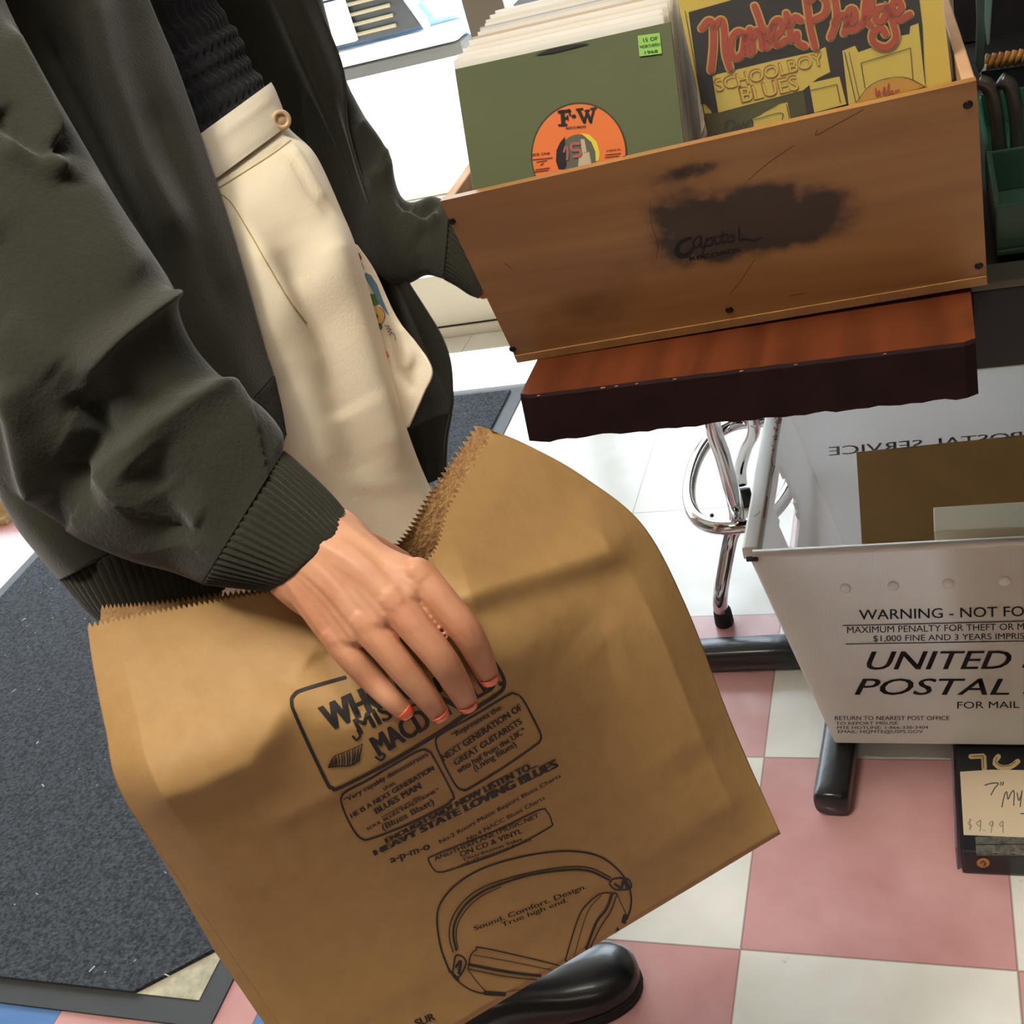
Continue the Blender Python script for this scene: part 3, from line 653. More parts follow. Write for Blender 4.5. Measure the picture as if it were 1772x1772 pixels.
mx = nt.nodes.new('ShaderNodeMix'); mx.data_type = 'RGBA'; mx.inputs['B'].default_value = lin('1c1712')
nt.links.new(res, mx.inputs['A']); nt.links.new(mr.outputs[0], mx.inputs['Factor'])
nt.links.new(mx.outputs['Result'], bs.inputs['Base Color'])
cin = mat('crate_pine_inner', 'c9a07a', rough=.6); wood_grain(cin, 'd3ad88', 'b78c64', '8f6a48', (3.0, 10, 30), 0, .25)
def slabp(name, pts, vec, m, parent, bev=.0012):
    b = MB(); b.poly_prism(pts, vec); o = b.build(name, m, parent); md = o.modifiers.new('b', 'BEVEL'); md.width = bev; md.segments = 2; md.limit_method = 'ANGLE'; return o
FT = .009
nu, nv = 42, 20
V = []; UVs = []
for i in range(nv):
    for j in range(nu): u, v = CW*j/(nu-1), CH*i/(nv-1); V.append(fp(u, v)); UVs.append((u, v))
V += [v+CB*FT for v in V[:]]; UVs += UVs[:]
k = nu*nv; F = [f for f in grid_faces(nv, nu)]+[tuple(i+k for i in f)[::-1] for f in grid_faces(nv, nu)]
rg = [j for j in range(nu)]+[i*nu+nu-1 for i in range(1, nv)]+[(nv-1)*nu+j for j in range(nu-2, -1, -1)]+[i*nu for i in range(nv-2, 0, -1)]
F += [(b_, a, a+k, b_+k) for a, b_ in zip(rg, rg[1:]+rg[:1])]
mb = MB(); mb.add(V, F); fpan = mb.build('front_panel', cw, crate)
uv = fpan.data.uv_layers.new(name='uv')
for lp in fpan.data.loops: uv.data[lp.index].uv = UVs[lp.vertex_index]
CD = .33; HB = .19; off = np.tan(tl)
for nm, u0 in (('side_panel', 0.0), ('side_panel', CW-.009), ('divider', .1990)):
    uu = u0; zt2 = .180 if nm == 'side_panel' else .150
    pts = [cr(uu, FT, .006), cr(uu, CD, .006), cr(uu, CD, zt2), cr(uu, FT-zt2*off*.985, zt2)]
    slabp(nm, pts, CU*(.009 if nm == 'side_panel' else 0.0055), cin, crate)
slabp('back_panel', [cr(0, CD, 0), cr(CW, CD, 0), cr(CW, CD, HB), cr(0, CD, HB)], CB*.012, cin, crate)
slabp('bottom_panel', [cr(.002, FT, 0), cr(CW-.002, FT, 0), cr(CW-.002, CD, 0), cr(.002, CD, 0)], CZ*.006, cin, crate)
slabp('lower_batten', [fp(.0, -.0005), fp(CW, -.0005), fp(CW, .009), fp(.0, .009)], -CB*.0016, mat('batten_pine', 'b78a52', rough=.5, noise=(40, .5, '966b3d')), crate, .0005)
scr = mat('dark_screw', '2a2522', rough=.4, metal=.7)
for x, y in ((782, 383), (887, 604), (1262, 536), (1675, 181), (1694, 460)):
    u, v = crate_uv(x, y); q = fp(u, v); n_ = -np.cross(CU, CV); n_ = n_ if n_[1] < 0 else -n_
    mb = MB(); mb.tube([q-n_*.001, q+n_*.0006, q+n_*.0012], [.0034, .0034, .0022], 12); mb.build('screw', scr, crate, True)
bvc = bvh_of(fpan); X = crop(672/1772, 1100, 0); I = Ink(bvc, .0004, X)
I.line([(255, 1085), (235, 1092), (200, 1110), (188, 1145), (205, 1168), (240, 1160), (265, 1130)], [8, 16, 26, 24, 14], smooth=True)
for s in ([(290, 1075), (262, 1105), (275, 1130), (300, 1100), (298, 1078), (300, 1130), (318, 1120)], [(325, 1090), (300, 1175)], [(330, 1095), (350, 1085), (348, 1115), (325, 1122)], [(362, 1080), (365, 1115), (382, 1108)], [(398, 1055), (392, 1105), (410, 1100)], [(380, 1080), (418, 1070)], [(440, 1075), (420, 1085), (425, 1105), (448, 1098), (446, 1075), (440, 1075)], [(472, 1040), (475, 1095), (500, 1090), (540, 1098), (570, 1082)]): I.line(s, 9)
I.text('RECORDS', (245, 1192), (482, 1146), 17, .05)
I.build('logo_lettering', mat('stamp_ink', '0c0b0a', rough=.6), fpan)
for s in ([(515, 820), (610, 740), (720, 665)], [(830, 590), (826, 615), (930, 560), (1040, 500)], [(545, 1180), (480, 1280), (430, 1340)], [(65, 920), (72, 1020), (100, 1110), (95, 1180)], [(-100, 690), (-60, 715), (-20, 700)], [(-600, 1200), (-560, 1230)], [(700, 1350), (780, 1335)], [(-560, 800), (-520, 815)]):
    I = Ink(bvc, .0003, X); I.line(s, 2.4); I.build('scratch', mat('scratch_dark', '4a2f1a', rough=.8), fpan)
def sleeve(name, tlc, W, H, yaw, lean, th, m, label, group=None, roll=0.0):
    yaw, lean, roll = map(math.radians, (yaw, lean, roll))
    u = np.array([math.cos(yaw), math.sin(yaw), 0]); n = np.array([math.sin(yaw), -math.cos(yaw), 0]); z = np.array([0, 0, 1.])
    v = math.cos(lean)*z-math.sin(lean)*n; u2 = math.cos(roll)*u+math.sin(roll)*v; v2 = -math.sin(roll)*u+math.cos(roll)*v; w = np.cross(u2, v2); w = w if w[1] > 0 else -w
    pn = np.cross(CU, CV); pp = c0+CB*(FT+.0012)/1.0; lim = H
    for a in (0, W):
        q = tlc+u2*a; t_ = np.dot(pp-q, pn)/np.dot(-v2, pn)
        if t_ > 0: lim = min(lim, t_-.001)
        t_ = np.dot(c0+CZ*.008-q, CZ)/np.dot(-v2, CZ); lim = min(lim, t_)
    H = lim
    t = thing(name, tlc-v2*H+u2*W/2, label, 'record', group)
    b = MB(); b.poly_prism([tlc, tlc+u2*W, tlc+u2*W-v2*H, tlc-v2*H], w*th); o = b.build('paper_sleeve', m, t)
    return t, o, (tlc, u2, v2, w, H)
# the green sleeved single in front: TL on its ray, close behind the sloped panel
gsc = .86; TLg = P(787, 120, .931)
gm = mat('green_sleeve_paper', '5c6444', rough=.75, noise=(9, .5, '515a3e'), bump=(90, .1))
g_t, g_o, gf = sleeve('vinyl_single', TLg, .1800, .1815, -.77, 20.8, .0016, gm, 'olive green paper sleeve with an orange label in its round hole', 'seven inch records in the crate', roll=-.15)
bvg = bvh_of(g_o); I = Ink(bvg, .0006); a = np.linspace(0, 2*math.pi, 64, endpoint=False)
# hole ellipse follows the sleeve's own plane
def on_sleeve(fr, x, y, o=.0): return fr[0]+fr[1]*x-fr[2]*y-fr[3]*o
def disc(fr, cx, cy, r0, r1, o, n=64):
    V = [on_sleeve(fr, cx+r*math.cos(t), min(cy+r*math.sin(t), fr[4]-.0015), o) for r in (r0, r1) for t in np.linspace(0, 2*math.pi, n, endpoint=False)]
    if r0 <= 1e-6: return ([on_sleeve(fr, cx, cy, o)]+V[n:], [(0, 1+k, 1+(k+1) % n) for k in range(n)])
    return (V, [(k, (k+1) % n, n+(k+1) % n, n+k) for k in range(n)])
def sleeve_xy(fr, px):
    r = ray(px); t = np.dot(fr[0]-CAM, fr[3])/np.dot(r, fr[3]); q = CAM+r*t-fr[0]; return float(np.dot(q, fr[1])), -float(np.dot(q, fr[2]))
cx, cyy = sleeve_xy(gf, (1001, 269)); RL = .0392
lo = obj('record_label', disc(gf, cx, cyy, 0.0160, RL, .0007), mat('orange_label', 'e2773a', rough=.55, noise=(14, .4, 'd56b30')), g_t); tag(lo, 'orange record label')
obj('hole_edge', disc(gf, cx, cyy, RL-.0002, RL+.0009, .0009), mat('sleeve_hole_edge', '3a3f2a', rough=.8), g_t)
obj('spindle_hole', disc(gf, cx, cyy, 0, 0.0160, .0008), mat('hole_grey', '5b5a4c', rough=.7), g_t)
I = Ink(bvg, .0013, crop(480/1772, 760, 100))
for t_, w in (([(790, 345), (796, 425)], 26), ([(768, 346), (836, 338)], 19), ([(832, 332), (838, 366)], 12), ([(800, 388), (822, 384)], 15), ([(822, 370), (825, 398)], 9), ([(768, 431), (816, 428)], 13), ([(858, 374), (866, 373)], 22),
              ([(893, 335), (930, 408)], 22), ([(930, 408), (947, 348)], 14), ([(947, 348), (970, 408)], 20), ([(970, 408), (990, 332)], 14), ([(880, 331), (918, 326)], 12), ([(934, 339), (960, 335)], 10), ([(972, 327), (1004, 321)], 12)): I.line(t_, w, smooth=False)
I.text('RECORDS', (812, 458), (940, 446), 15, .05)
I.build('label_lettering', mat('black_ink', ''), lo)
I = Ink(bvg, .0013, crop(480/1772, 760, 100)); I.text('SIDE ONE', (590, 628), (712, 616), 15, .03)
for y0, s_ in ((648, (600, 725)), (664, (625, 690)), (682, (650, 670)), (712, (618, 708)), (726, (612, 700))):
    I.line([(s_[0], y0+3), (s_[1], y0-9)], 5, smooth=False)
I.build('label_lettering', mat('faint_ink', '5a2a18', rough=.7), lo)
I = Ink(bvg, .0013, crop(480/1772, 760, 100)); I.text('FWLP-01', (1072, 602), (1160, 590), 13, .03)
for y0, s_ in ((620, (1065, 1160)), (636, (1062, 1150))): I.line([(s_[0], y0), (s_[1], y0-9)], 5, smooth=False)
I.build('label_lettering', mat('faint_ink', ''), lo)
I = Ink(bvg, .0010, crop(480/1772, 760, 100))
I.poly([(905, 482), (960, 490), (1010, 540), (1028, 610), (1022, 655), (1003, 662), (1000, 600), (975, 540), (935, 505)], cell=60)
I.build('yellow_ring', mat('yellow_paint', 'd8c83a', rough=.5), g_t)
I = Ink(bvg, .0010, crop(480/1772, 760, 100)); I.poly([(752, 590), (775, 540), (805, 505), (815, 690), (800, 712), (765, 712), (748, 660)], cell=60); I.build('dark_gap', mat('hole_black', '141313', rough=.6), g_t)
I = Ink(bvg, .0010, crop(480/1772, 760, 100)); I.poly([(895, 620), (960, 600), (975, 680), (890, 695)], cell=60); I.poly([(905, 520), (930, 520), (945, 600), (915, 615)], cell=60); I.build('pale_patch', mat('hole_cream', 'b8a88c', rough=.7), g_t)
I = Ink(bvg, .0014, crop(480/1772, 760, 100)); I.line([(895, 548), (850, 552), (852, 590), (900, 590), (905, 620), (865, 632)], 20); I.line([(800, 600), (815, 560), (825, 610), (820, 650)], 14); I.build('red_lettering', mat('hole_red', '9c5a5a', rough=.7), g_t)
cs = np.array([[1104, 62], [1142, 57], [1146, 93], [1107, 98]], float); I = Ink(bvg, .0010); I.poly(cs); pst = I.build('price_sticker', mat('green_sticker', '8fc35c', rough=.6), g_t)
tag(pst, 'bright green price sticker'); I = Ink(bvg, .0014); I.text('15 OF', (1112, 73), (1139, 69), 6, .04); I.text('NORTHERN', (1108, 84), (1143, 79), 5, .04); I.text('1968', (1114, 94), (1139, 91), 5, .04); I.build('sticker_lettering', mat('sticker_ink', '49702f', rough=.7), pst)
I = Ink(bvg, .0008, crop(600/1772, 500, 0)); I.poly([(1255, 285), (1330, 252), (1400, 236), (1500, 222), (1540, 224), (1440, 250), (1350, 272)], cell=80); I.build('sleeve_tear', mat('hole_black', ''), g_t)

# yellow picture sleeve in the right column, inside a clear plastic cover
ym = mat('yellow_sleeve', 'e6cb55', rough=.55, noise=(6, .3, 'dcbf48'))
TLy = P(1163, -42, .868)
y_t, y_o, yf_ = sleeve('vinyl_single', TLy, .1865, .1900, .6, 1.0, .0018, ym, 'yellow picture sleeve with red script lettering on a black panel', 'seven inch records in the crate', roll=2.6)
bvy = bvh_of(y_o); X = crop(530/1772, 1170, 0)
I = Ink(bvy, .0004, X); I.poly([(72, 70), (320, 0), (400, -30), (1390, -140), (1425, 150), (1440, 500), (1000, 640), (190, 800), (150, 640)]); I.build('black_panel', mat('navy_black', '15171c', rough=.5), y_o)
I = Ink(bvy, .0007, X); I.poly([(160, 655), (245, 652), (735, 522), (760, 690), (480, 760), (192, 815)]); I.build('olive_panel', mat('olive_print', '55561f', rough=.6, noise=(30, .8, '33351c')), y_o)  # olive part of the printed artwork
for l_ in ([(52, 62), (100, 330), (190, 800)], [(1380, -60), (1415, 200), (1440, 480)]):
    I = Ink(bvy, .0008, X); I.line(l_, 4, smooth=False); I.build('border_line', mat('black_ink', ''), y_o)
YP = mat('yellow_print', 'e2cb5c', rough=.55)
I = Ink(bvy, .0010, X); I.poly([(210, 435), (560, 350), (790, 300), (865, 270), (892, 415), (820, 450), (735, 520), (245, 650)])
I.poly([(962, 292), (1035, 262), (1055, 300), (1140, 270), (1250, 235), (1300, 205), (1350, 195), (1355, 150), (1402, 132), (1432, 420), (1440, 495), (1100, 590), (1000, 620)]); I.poly([(440, 690), (600, 615), (598, 600), (645, 590), (662, 680), (520, 730), (450, 735)]); I.poly([(770, 480), (945, 440), (985, 600), (800, 650)]); I.build('yellow_panel', YP, y_o)
OR = mat('orange_print2', 'd08a2e', rough=.6); RD = mat('red_print', 'b8472c', rough=.55)
I = Ink(bvy, .0013, X); I.poly([(1040, 600), (1070, 560), (1120, 500), (1215, 455), (1330, 448), (1400, 470), (1432, 500), (1300, 545), (1100, 600)]); I.build('orange_disc', mat('orange_disc', 'd9a038', rough=.6), y_o)
I = Ink(bvy, .0014, X)
for t, L, R, c in (('SCHOOLBOY', (232, 532), (858, 372), 78), ('BLUES', (372, 596), (712, 518), 92)): I.text(t, L, R, c, .045)
I.build('orange_lettering', OR, y_o)
I = Ink(bvy, .0018, X)
for t, L, R, c in (('SCHOOLBOY', (236, 526), (858, 367), 66), ('BLUES', (378, 589), (712, 512), 78)): I.text(t, L, R, c, 0)
I.build('yellow_lettering', YP, y_o)
I = Ink(bvy, .0016, X)
for s, w in (([(1070, 362), (1355, 275)], 4), ([(1355, 275), (1370, 455)], 4), ([(1070, 362), (1092, 505)], 4), ([(975, 300), (1040, 590)], 4), ([(1000, 300), (1060, 570)], 3), ([(1045, 585), (1120, 495), (1215, 452), (1330, 446), (1432, 492)], 4), ([(450, 690), (605, 650), (615, 690)], 4), ([(640, 600), (655, 675)], 4),
             ([(290, 745), (290, 705), (330, 695), (345, 720), (320, 750)], 8), ([(355, 745), (365, 710), (375, 740), (390, 700), (395, 735)], 6), ([(405, 730), (415, 700), (440, 690), (445, 715)], 6), ([(780, 520), (930, 485)], 4), ([(930, 485), (950, 590)], 4)): I.line(s, w)
I.build('black_drawing', mat('black_ink', ''), y_o)
SCRIPT = [[(150, 160), (185, 118), (213, 135), (217, 260), (203, 402)], [(217, 160), (258, 112), (277, 150), (287, 300), (312, 388)],
 [(398, 190), (360, 178), (325, 215), (318, 285), (340, 332), (385, 300), (402, 190), (408, 280), (432, 305)], [(428, 165), (440, 230), (446, 290)], [(440, 225), (468, 172), (488, 190), (500, 270)],
 [(455, 32), (480, 100), (505, 180), (528, 268)], [(572, 130), (522, 205), (560, 235), (585, 255)], [(560, 222), (612, 165), (600, 112), (566, 130), (558, 200), (585, 252), (640, 225)], [(638, 75), (655, 160), (668, 228)], [(652, 150), (688, 95), (722, 112)], [(700, 190), (705, 240), (745, 262)],
 [(752, -20), (775, 140), (803, 265)], [(760, 10), (815, -35), (868, 5), (858, 75), (795, 112)], [(915, -40), (928, 100), (893, 212)], [(915, 130), (960, 80), (988, 115), (972, 188)], [(985, 150), (1032, 108), (1030, 52), (1000, 55), (990, 130), (1020, 170), (1072, 138)],
 [(1070, 132), (1122, 60), (1130, -25), (1100, -10), (1092, 95), (1125, 140)], [(1205, 40), (1165, 50), (1152, 100), (1185, 120), (1215, 70), (1213, 30), (1258, 140), (1268, 220), (1212, 268), (1142, 240), (1140, 180), (1190, 160), (1212, 195)], [(1245, 92), (1300, 50), (1290, 5), (1255, 12), (1250, 80), (1292, 110), (1352, 78)]]
I = Ink(bvy, .0020, X)
for s in SCRIPT: I.line(s, 56, step=14)
I.build('script_outline', mat('script_yellow', 'd6a952', rough=.55), y_o)
I = Ink(bvy, .0026, X)
for s in SCRIPT: I.line(s, 36, step=10)
I.build('script_lettering', RD, y_o)
I = Ink(bvy, .0020, X)
for s in ([(1155, 510), (1160, 550), (1175, 520), (1180, 550)], [(1195, 540), (1205, 500), (1212, 545)], [(1230, 480), (1225, 540), (1250, 520), (1255, 540)], [(1265, 525), (1290, 515)]): I.line(s, 9)
I.build('red_lettering', RD, y_o)
clear = mat('clear_cover', 'ffffff', rough=.12, spec=.5, alpha=.035)
fr = yf_; b = MB(); q = [on_sleeve(fr, x, y, .004) for x, y in ((-.002, -.004), (.1882, -.004), (.1882, .125), (-.002, .125))]; b.poly_prism(q, fr[3]*.0003); b.poly_prism([p+fr[3]*.0064 for p in q], fr[3]*.0003); cvr = b.build('clear_cover', clear, y_t); tag(cvr, 'clear plastic cover')

# the rest of the singles, one by one, behind those two
pal = ['fbfaf6', 'f6f2e8', 'fcfbf9', 'efe8da', 'faf8f4', 'f3ecdf', 'fbf9f5', 'f1e9db', 'e6dcc8', 'faf8f5', 'f4efe6', 'd6d6dc']
def thin_paper(m, f=.6):
    nt = m.node_tree; b = nt.nodes['Principled BSDF']; t = nt.nodes.new('ShaderNodeBsdfTranslucent'); t.inputs['Color'].default_value = b.inputs['Base Color'].default_value; x = nt.nodes.new('ShaderNodeMixShader'); x.inputs[0].default_value = f
    nt.links.new(b.outputs[0], x.inputs[1]); nt.links.new(t.outputs[0], x.inputs[2]); nt.links.new(x.outputs[0], nt.nodes['Material Output'].inputs['Surface'])
def frame_back(fr, d, up, side):
    h = np.array([fr[3][0], fr[3][1], 0]); h /= np.linalg.norm(h); return fr[0]+h*d/np.dot(h, fr[3])+fr[2]*up+fr[1]*side
for k in range(17):
    d = .0065+.0078*k; m = mat('sleeve_%d' % (k % 12), pal[k % 12], rough=.7); k < 12 and thin_paper(m)
    tlc = frame_back(gf, d, .0040+.0005*k+random.uniform(-.0012, .0012), random.uniform(-.0055, -.0015)-d*.03)
    sleeve('vinyl_single', tlc, .1765, .1775, -.77, 20.8+random.uniform(-.25, .25), .0022, m, 'white sleeved single packed in the row behind the olive green sleeve', 'seven inch records in the crate', roll=-.15)
for k in range(13):
    d = .0095+.0085*k; m = mat('sleeve_r%d' % (k % 5), ['45434a', '8d8a86', '2b2a2e', 'a9a49c', 'd8d2c6'][k % 5], rough=.6)
    tlc = frame_back(yf_, d, -.006+random.uniform(-.002, .001), .006+random.uniform(-.001, .001)-d*.05)
    sleeve('vinyl_single', tlc, .177, .180, .6, 1.4+.35*k, .0022, m, 'single packed in the row behind the yellow picture sleeve', 'seven inch records in the crate', roll=.9)

# ------------------------------------------------------------------ black display shelf at the right edge with green glassware
sh = thing('display_shelf', (.62, .5, 0), 'black wooden shelf unit beside the crate at the right frame edge', 'shelf')
bw_ = mat('black_painted_wood', '17161a', rough=.5, noise=(20, .5, '211f22'), bump=(50, .2)); gm_ = mat('grey_metal_edge', '5d5a52', rough=.4, metal=.6)
yb = .150
mb = MB(); mb.box((.2992, yb, .676), (1.0, yb+.022, .752), bev=.002); mb.build('front_board', bw_, sh)
mb = MB(); mb.box((.2992, yb, .752), (1.0, yb+.035, .759), bev=.001); mb.build('metal_strip', gm_, sh)
mb = MB(); mb.box((.3115, yb+.022, .736), (1.0, yb+.75, .750)); mb.build('shelf_board', bw_, sh)
mb = MB(); mb.box((.3115, yb+.75, .40), (1.0, yb+.77, 1.5)); mb.build('back_board', bw_, sh)
mb = MB(); mb.box((.98, yb, 0), (1.0, yb+.77, 1.5)); mb.build('side_board', bw_, sh)
mb = MB(); mb.box((.3115, yb+.742, 0), (.345, yb+.77, .75)); mb.build('leg', bw_, sh); mb = MB(); mb.box((.965, yb, 0), (1.0, yb+.03, .70)); mb.build('leg', bw_, sh)
gg = mat('green_plastic', '3f5f4e', rough=.3, spec=.6, noise=(12, .5, '2c4a3c'), trans=.15)
def plate(name, px, y0, dy, m, label, cat, bev=.006):
    pts = [PY(x, y, y0) for x, y in px]; t = thing(name, pts[0], label, cat); b = MB(); b.poly_prism(pts, (0, dy, 0)); o = b.build('body', m, t); md = o.modifiers.new('b', 'BEVEL'); md.width = bev; md.segments = 3; return t
zz = .7605
def bin_(x0, x1, y0, y1, z0, z1, label, m):
    t = thing('plastic_bin', ((x0+x1)/2, (y0+y1)/2, z0), label, 'bin'); b = MB(); b.box((x0, y0, z0), (x1, y1, z0+.006), bev=.002); b.build('bottom', m, t)
    for lo, hi in (((x0, y0, z0+.006), (x1, y0+.005, z1)), ((x0, y1-.005, z0+.006), (x1, y1, z1)), ((x0, y0+.005, z0+.006), (x0+.005, y1-.005, z1)), ((x1-.005, y0+.005, z0+.006), (x1, y1-.005, z1))):
        b = MB(); b.box(lo, hi, bev=.002); b.build('wall', m, t)
    return t
bin_(.3225, .47, .195, .33, .7605, .806, 'small dull green plastic bin at the front of the black shelf', gg)
bin_(.322, .5, .345, .52, .7605, .80, 'glossy green plastic bin behind the front bin on the shelf', mat('glossy_green', '2f6a52', rough=.15, spec=.7))
gt = mat('grey_tube', '7d7b76', rough=.3, metal=.85)
rk = thing('tube_rack', (.34, .36, .7505), 'grey bent metal tube rack standing on the black shelf', 'rack')
for (pa, dy) in (([(1738, 375), (1733, 300), (1724, 200), (1712, 152), (1690, 140)], .338), ([(1765, 372), (1762, 260), (1757, 190), (1748, 150), (1730, 138)], .338)):
    mb = MB(); pts = [PY(x, y, dy) for x, y in pa]; pts[0] = np.array([pts[0][0], pts[0][1], .7505]); mb.tube(list(catmull(pts, 30)), .0068, 14); mb.build('tube', gt, rk, True)
cl = thing('hanging_cloth', PY(1695, 0, .42), 'dark teal cloth hanging above the tube rack at right', 'cloth')
tm = mat('teal_cloth', '5f7871', rough=.8, bump=(60, .4)); tm2 = mat('dark_teal_cloth', '3c4d48', rough=.8, bump=(60, .4))
for pxs, m_, y0 in (([(1686, -60), (1712, -60), (1709, 40), (1703, 118), (1695, 128), (1688, 110), (1690, 30)], tm2, .43), ([(1705, -60), (1722, -60), (1716, 30), (1713, 78), (1708, 80), (1704, 40)], tm, .40)):
    b = MB(); b.poly_prism([PY(x, y, y0) for x, y in pxs], (0, .006, 0)); o = b.build('strip', m_, cl); md = o.modifiers.new('b', 'BEVEL'); md.width = .002; md.segments = 2
rod = MB(); rod.tube([PY(1680, -58, .42)+np.array([-.02, 0, .012]), np.array([.975, .42, PY(1680, -58, .42)[2]+.02])], .008, 10); rod.build('rod', gt, cl, True)
br = thing('braided_trim', PY(1735, 100, .5), 'orange and gold braided band on the black shelf at far right', 'trim')
gold = mat('gold_braid', 'b07a3a', rough=.5, noise=(90, .8, '6a4422'))
q0, q1 = PY(1697, 108, .52), PY(1860, 84, .52)
for k in range(14):
    a = q0+(q1-q0)*(k/14); b_ = q0+(q1-q0)*((k+1.3)/14); dz = np.array([0, 0, .0065])
    mb = MB(); mb.tube([a-dz, (a+b_)/2+(0, -.004, 0), b_+dz], .0032, 8); mb.build('strand', gold, br, True)
mb = MB(); mb.poly_prism([q0-(0, 0, .010), q1-(0, 0, .010), q1-(0, 0, .0005)+(0, 0, -.2), q0+(0, 0, -.2)], (0, .012, 0)); mb.build('backing', bw_, br)
tg = thing('paper_tag', PY(1702, 117, .5), 'tiny white tag below the gold braid', 'tag'); b = MB(); b.poly_prism([PY(x, y, .508) for x, y in ((1696, 114), (1708, 111), (1706, 122), (1695, 124))], (0, .001, 0)); b.build('paper', mat('tag_white', 'cfd6cf', rough=.6), tg)
# ------------------------------------------------------------------ brown paper bag held in the hand
bag = thing('paper_bag', PZ(960, 1680, .475), 'brown paper merchandise bag with black print held up by its top edge', 'paper bag')
kraft = mat('kraft_paper', 'ab8757', rough=.6, spec=.3, noise=(70, .45, '9b784a'), bump=(220, .12))
kraft2 = mat('kraft_inside', 'a88150', rough=.7, noise=(160, .9, '876138'), bump=(320, .8))
TOP = [(150, 1078, .760), (262, 1056, .752), (372, 1036, .743), (484, 1018, .736), (600, 1003, .733), (735, 968, .740), (778, 868, .782), (850, 747, .826)]
RIGHT = [(850, 747, .826), (925, 776, .836), (1012, 826, .850), (1112, 908, .866), (1186, 1045, .885), (1268, 1255, .902), (1351, 1443, .914)]
LEFT = [(150, 1078, .760), (162, 1160, .750), (182, 1262, .738), (209, 1372, .730), (316, 1532, .758), (437, 1706, .792), (574, 1909, .826)]
TR_ = [0, .1, .22, .36, .55, .78, 1]; TC_ = [0, .14, .28, .42, .56, .70, .85, 1]
def curve_at(knots, pts, q):
    pts = np.array(pts, float); D = catmull(pts, 40*(len(pts)-1)+1); kk = np.interp(np.linspace(0, len(pts)-1, len(D)), range(len(pts)), knots)
    return np.stack([np.interp(q, kk, D[:, c]) for c in range(3)], -1)
BLc, BRc = np.array(LEFT[-1], float), np.array(RIGHT[-1], float)
def bag_front(S, Tt):
    """Coons patch over the four edges, in (px, py, depth)"""
    Tc = np.clip(Tt, 0, 1)
    top = curve_at(TC_, TOP, S); bot = BLc+(BRc-BLc)*S[..., None]; le = curve_at(TR_, LEFT, Tc); ri = curve_at(TR_, RIGHT, Tc)
    s, t = S[..., None], Tc[..., None]
    c00, c01, c10, c11 = np.array(TOP[0]), np.array(TOP[-1]), BLc, BRc
    q = (1-t)*top+t*bot+(1-s)*le+s*ri-((1-s)*(1-t)*c00+s*(1-t)*c01+(1-s)*t*c10+s*t*c11)
    lo = Tt < 0
    if lo.any():
        e = Tt[lo][:, None]; q[lo] += e*(le[lo]*0+np.array([120., 420., .02]))
    return q
BAGR = [([(60, 1435), (214, 1392), (330, 1360), (500, 1300), (700, 1240), (900, 1180), (1080, 1130), (1250, 1080)], 150, .030, 'bulge'), ([(775, 1040), (850, 1014), (960, 980), (1040, 955), (1092, 935)], 80, .012, 'fold'), ([(1092, 935), (1060, 880), (1030, 840)], 26, .004, 'sharp'),
        ([(214, 1396), (330, 1364), (430, 1318), (472, 1250), (508, 1190)], 95, .009, 'fold'), ([(455, 1428), (540, 1392), (640, 1335), (720, 1290)], 46, .0030, 'fold'),
        ([(1120, 960), (1190, 1120), (1262, 1290), (1318, 1402)], 30, .0032, 'sharp'), ([(760, 1370), (900, 1420), (1080, 1400), (1240, 1330)], 130, .004), ([(1296, 1380), (1325, 1418)], 12, .003, 'sharp'),
        ([(560, 1120), (610, 1190), (640, 1240)], 40, -.006), ([(860, 1200), (960, 1150), (1080, 1120)], 60, -.004), ([(700, 1290), (790, 1330), (850, 1390)], 22, .0016, 'sharp'), ([(1000, 1100), (1100, 1180), (1200, 1330)], 70, .005)]
NT = 88; mS = NT*4+1; nT = 110
Sg = np.linspace(0, 1, mS); zig = np.abs(((Sg*NT) % 1)-.5)*2
Tg = np.linspace(0, 1, nT)**1.25
SS, TT = np.meshgrid(Sg, Tg); ZZ = np.broadcast_to(zig, SS.shape)
fadeT = np.clip(1-TT/.03, 0, 1)
Gf = bag_front(SS, TT+fadeT*ZZ*.012)
Gf[..., 2] -= ridge_disp(Gf[..., :2].reshape(-1, 2), BAGR).reshape(SS.shape)*np.clip(np.minimum(SS, 1-SS)*14+.15, 0, 1)*np.clip((1-TT)*10, 0, 1)
Gf[..., 2] -= .026*np.exp(-((Gf[..., 0]-775)**2+(Gf[..., 1]-1205)**2)/(2*125.0**2))
Gf[..., 2] += .015*np.exp(-((Gf[..., 0]-575)**2+(Gf[..., 1]-1035)**2)/(2*78.0**2))
fo = solid('front_panel', Pn(Gf), .00035, kraft, bag)
TOPB = [(173, 1046, .772), (262, 1040, .768), (372, 1026, .760), (484, 1010, .755), (585, 985, .757), (681, 940, .768), (742, 848, .800), (822, 733, .838)]
TTb = TT; Gb = bag_front(SS, TTb)
w_ = np.clip(1-TTb/.30, 0, 1)[..., None]**1.4
zz_ = np.broadcast_to(zig, SS.shape)*np.clip(1-TTb/.03, 0, 1)
Gb = Gb + w_*(curve_at(TC_, TOPB, SS)-curve_at(TC_, TOP, SS))
tv = np.stack([np.where(SS < .62, 1.5, 9.0), np.where(SS < .62, 9.0, 4.5), np.zeros_like(SS)], -1); Gb = Gb + zz_[..., None]*tv
Gb[..., 0] -= 20*np.clip((TTb-.45)*4, 0, 1)*(1-SS)**6; Gb[..., 1] += 6*np.clip((TTb-.45)*4, 0, 1)*(1-SS)**6
Gb[..., 2] += .0022+.016*np.sin(np.pi*SS)**.7*np.clip(4*TTb*(1-TTb), 0, 1)**.6
